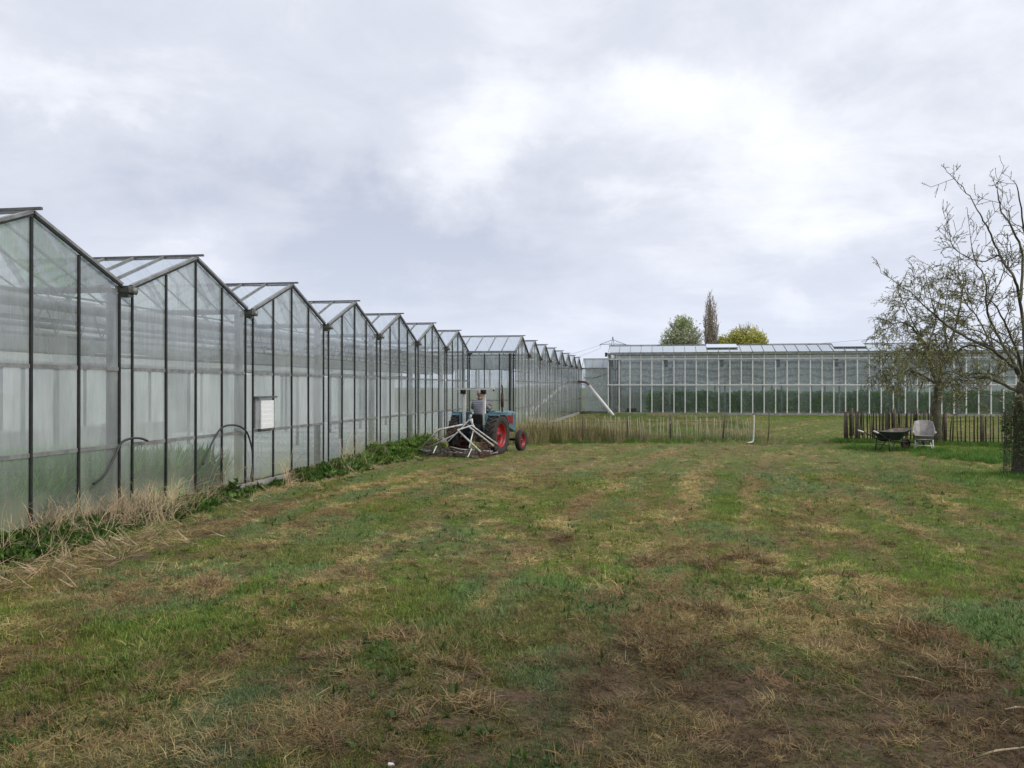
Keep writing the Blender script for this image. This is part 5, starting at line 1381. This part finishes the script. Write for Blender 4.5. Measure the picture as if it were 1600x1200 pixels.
scatter('field_weeds', [blades('w', 9, .012, .06, .018, 1.15, 'leaf', .25, 2, .0, .25, True, seed=190 + i) for i in range(3)], x, y, gh(x, y) + .006, r.uniform(.45, 1.3, n), r.uniform(0, 6.28, n), (r.normal(0, .1, n), r.normal(0, .1, n)), jitc(np.array((.085, .15, .030)), n, .25) * (1 - .35 * sst(-np.hypot(x, y), -9.5, -4.5))[:, None], r.integers(0, 3, n), label='small broad-leaved weed rosettes dotted through the short grass', cat='weeds')  # near rosettes get a darker tint as painted foreground shade
# soil crumbs
def crumb(seed):
    rr_ = random.Random(seed); m_ = MB(); m_.ball((0, 0, .3), (1, .8, .6), 7, 5); m_.v = [tuple(c * (1 + rr_.uniform(-.25, .25)) for c in v) for v in m_.v]
    me_ = bpy.data.meshes.new('crumb'); me_.from_pydata(m_.v, [], m_.f); me_.materials.append(M['straw'])
    ca_ = me_.color_attributes.new('shade', 'FLOAT_COLOR', 'POINT'); ca_.data.foreach_set('color', np.ones(len(m_.v) * 4, np.float32)); return bpy.data.objects.new('crumb', me_)
x, y = field_points(26000, 9000, 0)
gw, sw, dw = weights(x, y); keep = r.uniform(size=len(x)) < np.clip(dw * 2.2 - .35, 0, 1); x, y = x[keep], y[keep]; n = len(x)
scatter('soil_crumbs', [crumb(i) for i in range(4)], x, y, gh(x, y) - .003, np.exp(r.normal(-5.3, .5, n)), r.uniform(0, 6.28, n), (r.normal(0, .5, n), r.normal(0, .5, n)), jitc(C_SOIL * 1.1, n, .25), r.integers(0, 4, n), label='crumbs of bare brown soil between the grass', cat='soil')
# tall green grass beyond the wheelbarrows, at fence feet and at the back
def strip(a, b, wd, n):
    t = r.uniform(size=n); s = r.normal(0, wd, n); d = (b - a).normalized()
    return a.x + (b.x - a.x) * t - d.y * s, a.y + (b.y - a.y) * t + d.x * s
XX, YY = [], []
for a, b, wd, n_ in ((FC + Vector((-.5, -.3, 0)), FE, .35, 1700), (FA, FB, .22, 900), (G(1500, 720), G(1640, 712), .9, 900), (TB2 + Vector((-.6, -.3, 0)), TB2 + Vector((.6, -.3, 0)), .35, 260), (G(1325, 700), G(1480, 708), .4, 500)):
    q = strip(a, b, wd, n_); XX.append(q[0]); YY.append(q[1])
x = np.concatenate(XX); y = np.concatenate(YY); n = len(x)
src = [blades('t', 26, .10, .17, .007, .35, 'grass', .6, 3, .05, seed=80 + i) for i in range(3)]
scatter('tall_grass', src, x, y, gh(x, y), r.uniform(.5, 1.2, n), r.uniform(0, 6.28, n), (r.normal(0, .1, n), r.normal(0, .1, n)), jitc(np.array((.10, .20, .03)), n, .2), r.integers(0, 3, n), label='taller bright green grass along the foot of the fences', cat='grass')
# dead tall grass along the pale fence, mostly at its left end
t = r.beta(1.0, 2.1, 2900); d_ = (FB - FA); s = r.normal(.5, .35, 2900) ; x = FA.x + d_.x * t * 1.0; y = FA.y + d_.y * t + s
x2 = FA.x - .7 + r.uniform(0, 1.4, 500); y2 = FA.y + r.normal(.5, .6, 500)
x = np.concatenate([x, x2]); y = np.concatenate([y, y2]); n = len(x)
src = [blades('d', 15, .13, .84, .008, .22, 'straw', .34, 4, .04, .35, seed=90 + i) for i in range(4)]
left = 1 - sst(x, FA.x + 2.2, FA.x + 5.5)
tint = jitc(np.array((.40, .33, .19)), n, .3); grn = (r.uniform(size=n) < .36 + .3 * (1 - left))[:, None]; tint = np.where(grn, jitc(np.array((.20, .22, .07)), n, .2), tint)
scatter('tall_dead_grass', src, x, y, gh(x, y), r.uniform(.4, 1.05, n) * (.45 + .55 * left), r.uniform(0, 6.28, n), (r.normal(0, .1, n), r.normal(0, .1, n)), tint, r.integers(0, 4, n), label='dense tall straw-coloured grass growing through the left part of the pale fence', cat='dry grass')
# rough green behind the pale fence
x = r.uniform(FA.x - .2, FB.x + 1, 3500); y = r.uniform(31, 64, 3500); n = len(x)
src = [blades('q', 20, .14, .22, .012, .5, 'grass', .6, 2, .1, seed=120 + i) for i in range(2)]
ok = x > FX2 + .5; x, y = x[ok], y[ok]; n = len(x)
tq = fbm(x * .5, y * .4, 55, 3)[:, None]
scatter('rough_grass', src, x, y, gh(x, y), r.uniform(.6, 1.3, n), r.uniform(0, 6.28, n), (r.normal(0, .1, n), r.normal(0, .1, n)), jitc(np.array((.15, .21, .055)) * (1 - sst(tq, .45, .6)) + np.array((.30, .25, .12)) * sst(tq, .45, .6), n, .2), r.integers(0, 2, n), label='rough ungrazed grass between the pale fence and the back greenhouses', cat='grass')

# weeds along the foot of the near greenhouse
def wallx(px): return Y0 - (0)  # unused helper
def walk(px): # y on the wall seen at px
    a = (px - 800) / 1350.0; return FX1 * (a * SY + CY) / (a * CY - SY)
src_leaf = [blades('n', 46, .13, .10, .035, .7, 'leaf', .5, 2, .0, .35, True, seed=140 + i) for i in range(3)]
XX, YY, ZZ, SS, TT = [], [], [], [], []
for pa_x, pb_x, n_, wd, hh in ((-60, 120, 420, .24, .22), (120, 280, 170, .19, .20), (290, 350, 40, .16, .20), (440, 520, 170, .30, .2), (510, 600, 300, .36, .26), (560, 655, 380, .34, .41), (350, 440, 25, .12, .08)):
    ya_, yb_ = walk(pa_x), walk(pb_x); yy_ = r.uniform(ya_, yb_, n_); xx_ = FX1 + .15 + np.abs(r.normal(0, wd, n_))
    zz_ = r.uniform(0, 1, n_) * hh * np.exp(-((xx_ - FX1 - .3) / (wd * 1.3)) ** 2)
    XX.append(xx_); YY.append(yy_); ZZ.append(zz_); SS.append(r.uniform(.6, 1.25, n_)); TT.append(jitc(np.array((.08, .15, .028)) if hh < .24 else np.array((.12, .21, .035)), n_, .25))
x, y, z, s, tt = map(np.concatenate, (XX, YY, ZZ, SS, TT)); n = len(x)
scatter('weeds', src_leaf, x, y, gh(x, y) + z, s, r.uniform(0, 6.28, n), (r.normal(0, .3, n), r.normal(0, .3, n)), tt, r.integers(0, 3, n), label='dark green leafy weeds crowding the foot of the greenhouse wall', cat='weeds')
# dry stalks
def stalks(seed, n, L_, spread, rad, branch=True):
    rr_ = random.Random(seed); m_ = MB()
    for _ in range(n):
        a = rr_.uniform(0, 6.283); ln = rr_.uniform(.05, spread); p_ = Vector((rr_.gauss(0, rad), rr_.gauss(0, rad), 0)); d = Vector((math.cos(a) * ln, math.sin(a) * ln, 1)).normalized(); q = p_; pts = [p_]; L2 = L_ * rr_.uniform(.45, 1.15); k = 5
        for i in range(k):
            d = (d + Vector((rr_.gauss(0, .13), rr_.gauss(0, .13), rr_.gauss(0, .06) - .05 * i))).normalized(); q = q + d * L2 / k; pts.append(q)
        m_.tube(pts, [.0045, .004, .0035, .003, .0022, .0012], 3, cap=False)
        if branch:
            for i in (2, 3, 4):
                if rr_.random() < .8:
                    e_ = (d + Vector((rr_.gauss(0, .8), rr_.gauss(0, .8), .1))).normalized(); m_.tube([pts[i], pts[i] + e_ * .09, pts[i] + e_ * .17 + Vector((0, 0, -.02))], [.0028, .002, .001], 3, cap=False)
    me_ = bpy.data.meshes.new('stalks'); me_.from_pydata(m_.v, [], m_.f); me_.materials.append(M['straw'])
    ca_ = me_.color_attributes.new('shade', 'FLOAT_COLOR', 'POINT'); v = np.random.default_rng(seed).uniform(.7, 1.25, len(m_.v)); v = np.repeat(v[::18], 18)[:len(m_.v)]
    ca_.data.foreach_set('color', np.stack([v, v, v, v * 0 + 1], 1).astype(np.float32).ravel()); return bpy.data.objects.new('stalks', me_)
src = [stalks(200 + i, 9, .56, .95, .06) for i in range(4)] + [stalks(210 + i, 4, 1.15, .3, .04) for i in range(2)]
XX, YY, SS, KK = [], [], [], []
for pa_x, pb_x, n_, wd, tall in ((-60, 45, 26, .30, .1), (45, 110, 46, .22, 0), (105, 200, 60, .24, .0), (185, 270, 30, .22, 0), (270, 400, 14, .2, .3), (400, 560, 26, .28, .5), (560, 660, 18, .3, .3)):
    ya_, yb_ = walk(pa_x), walk(pb_x); YY.append(r.uniform(ya_, yb_, n_)); XX.append(FX1 + .16 + np.abs(r.normal(0, wd, n_))); SS.append(r.uniform(.4, 1.15, n_)); KK.append(np.where(r.uniform(size=n_) < tall, r.integers(4, 6, n_), r.integers(0, 4, n_)))
x, y, s, k = map(np.concatenate, (XX, YY, SS, KK)); n = len(x)
scatter('dry_stalks', src, x, y, gh(x, y), s, r.uniform(0, 6.28, n), (r.normal(0, .15, n), r.normal(0, .15, n)), jitc(np.array((.50, .40, .25)), n, .2), k, label='tangle of dry pale weed stalks leaning on the greenhouse wall', cat='dry stalks')
# fallen stalks lying along the verge
x = FX1 + .5 + np.abs(r.normal(0, .55, 420)); y = r.uniform(walk(-120), walk(640), 420); n = len(x)
near_ = r.uniform(size=n) < .45; y = np.where(near_, r.uniform(7.0, 11.0, n), y); x = np.where(near_, x + r.uniform(0, .7, n), x)
scatter('fallen_stalks', [stalks(230 + i, 5, .42, .3, .03, False) for i in range(3)], x, y, gh(x, y) + .02, r.uniform(.4, 1.0, n), r.uniform(0, 6.28, n), (r.normal(1.5, .06, n), r.normal(0, .1, n)), jitc(np.array((.48, .37, .22)), n, .2), r.integers(0, 3, n), label='broken pale stalks lying along the weedy verge', cat='dry stalks')
# crop inside the near greenhouse
x = r.uniform(-12.0, -8.45, 3400); y = r.uniform(2, 15.6, 3400); n = len(x)
src = [blades('k', 40, .16, .80, .045, .42, 'leaf', .35, 3, .0, .3, True, seed=160 + i) for i in range(3)]
scatter('crop', src, x, y, x * 0, r.uniform(.75, 1.1, n), r.uniform(0, 6.28, n), (r.normal(0, .06, n), r.normal(0, .06, n)), jitc(np.array((.24, .52, .12)), n, .2), r.integers(0, 3, n), label='low green crop growing inside the near end of the long greenhouse', cat='crop')
# crop inside the tall glasshouse
x = r.uniform(XR0 + 3.0, XR1 - .5, 9000); y = YR + .72 + np.abs(r.normal(0, .22, 9000)); z = r.uniform(.25, 1.62, 9000) ; n = len(x)
hfac = 1 + .03 * np.sin(x * .9) + .03 * np.sin(x * 2.3)
src = [blades('r', 22, .16, .15, .06, .9, 'leaf', .5, 2, .0, .4, True, seed=170 + i) for i in range(3)]
scatter('crop', src, x, y, z * hfac, r.uniform(.8, 1.3, n), r.uniform(0, 6.28, n), (r.normal(0, .4, n), r.normal(0, .4, n)), jitc(np.array((.28, .62, .12)), n, .12), r.integers(0, 3, n), label='dark green waist-high crop in a band behind the glass of the tall glasshouse', cat='crop')
# a few white scraps and sticks on the field
M['stick'] = solid('peeled_stick', (.36, .28, .18), (.22, .17, .11), .9, 0, 9)
for px, py, L_, rz, lab in ((1425, 1062, .22, -.6, 'short pale stick lying on the mud at lower right'), (1590, 1110, .18, .1, 'pale stick at the right edge of the mud'), (1560, 1172, .5, .35, 'thin bent twig on the mud at the bottom right corner'), (240, 878, .35, -.1, 'peeled stick lying by the weeds at the wall foot')):
    g = G(px, py); z = gz(g.x, g.y) + .015
    o = MB().tube([Vector((-L_ / 2, 0, 0)), Vector((0, .012, .008)), Vector((L_ / 2, 0, 0))], [.006, .007, .004], 6).build('stick', 'stick', None); o.location = (g.x, g.y, z); o.rotation_euler = (0, 0, rz + R(YAW)); tag(o, lab, 'stick')
for px, py, lab in ((1568, 916, 'small white stone on the grass near the right edge'), (610, 1192, 'pale stone on the soil at the bottom edge')):
    g = G(px, py); m_ = MB(); m_.ball((0, 0, .008), (.022, .016, .012), 8, 6); m_.v = [tuple(c * random.uniform(.85, 1.15) for c in v) for v in m_.v]
    o = m_.build('stone', 'white_dirty', None); o.location = (g.x, g.y, gz(g.x, g.y)); tag(o, lab, 'stone')
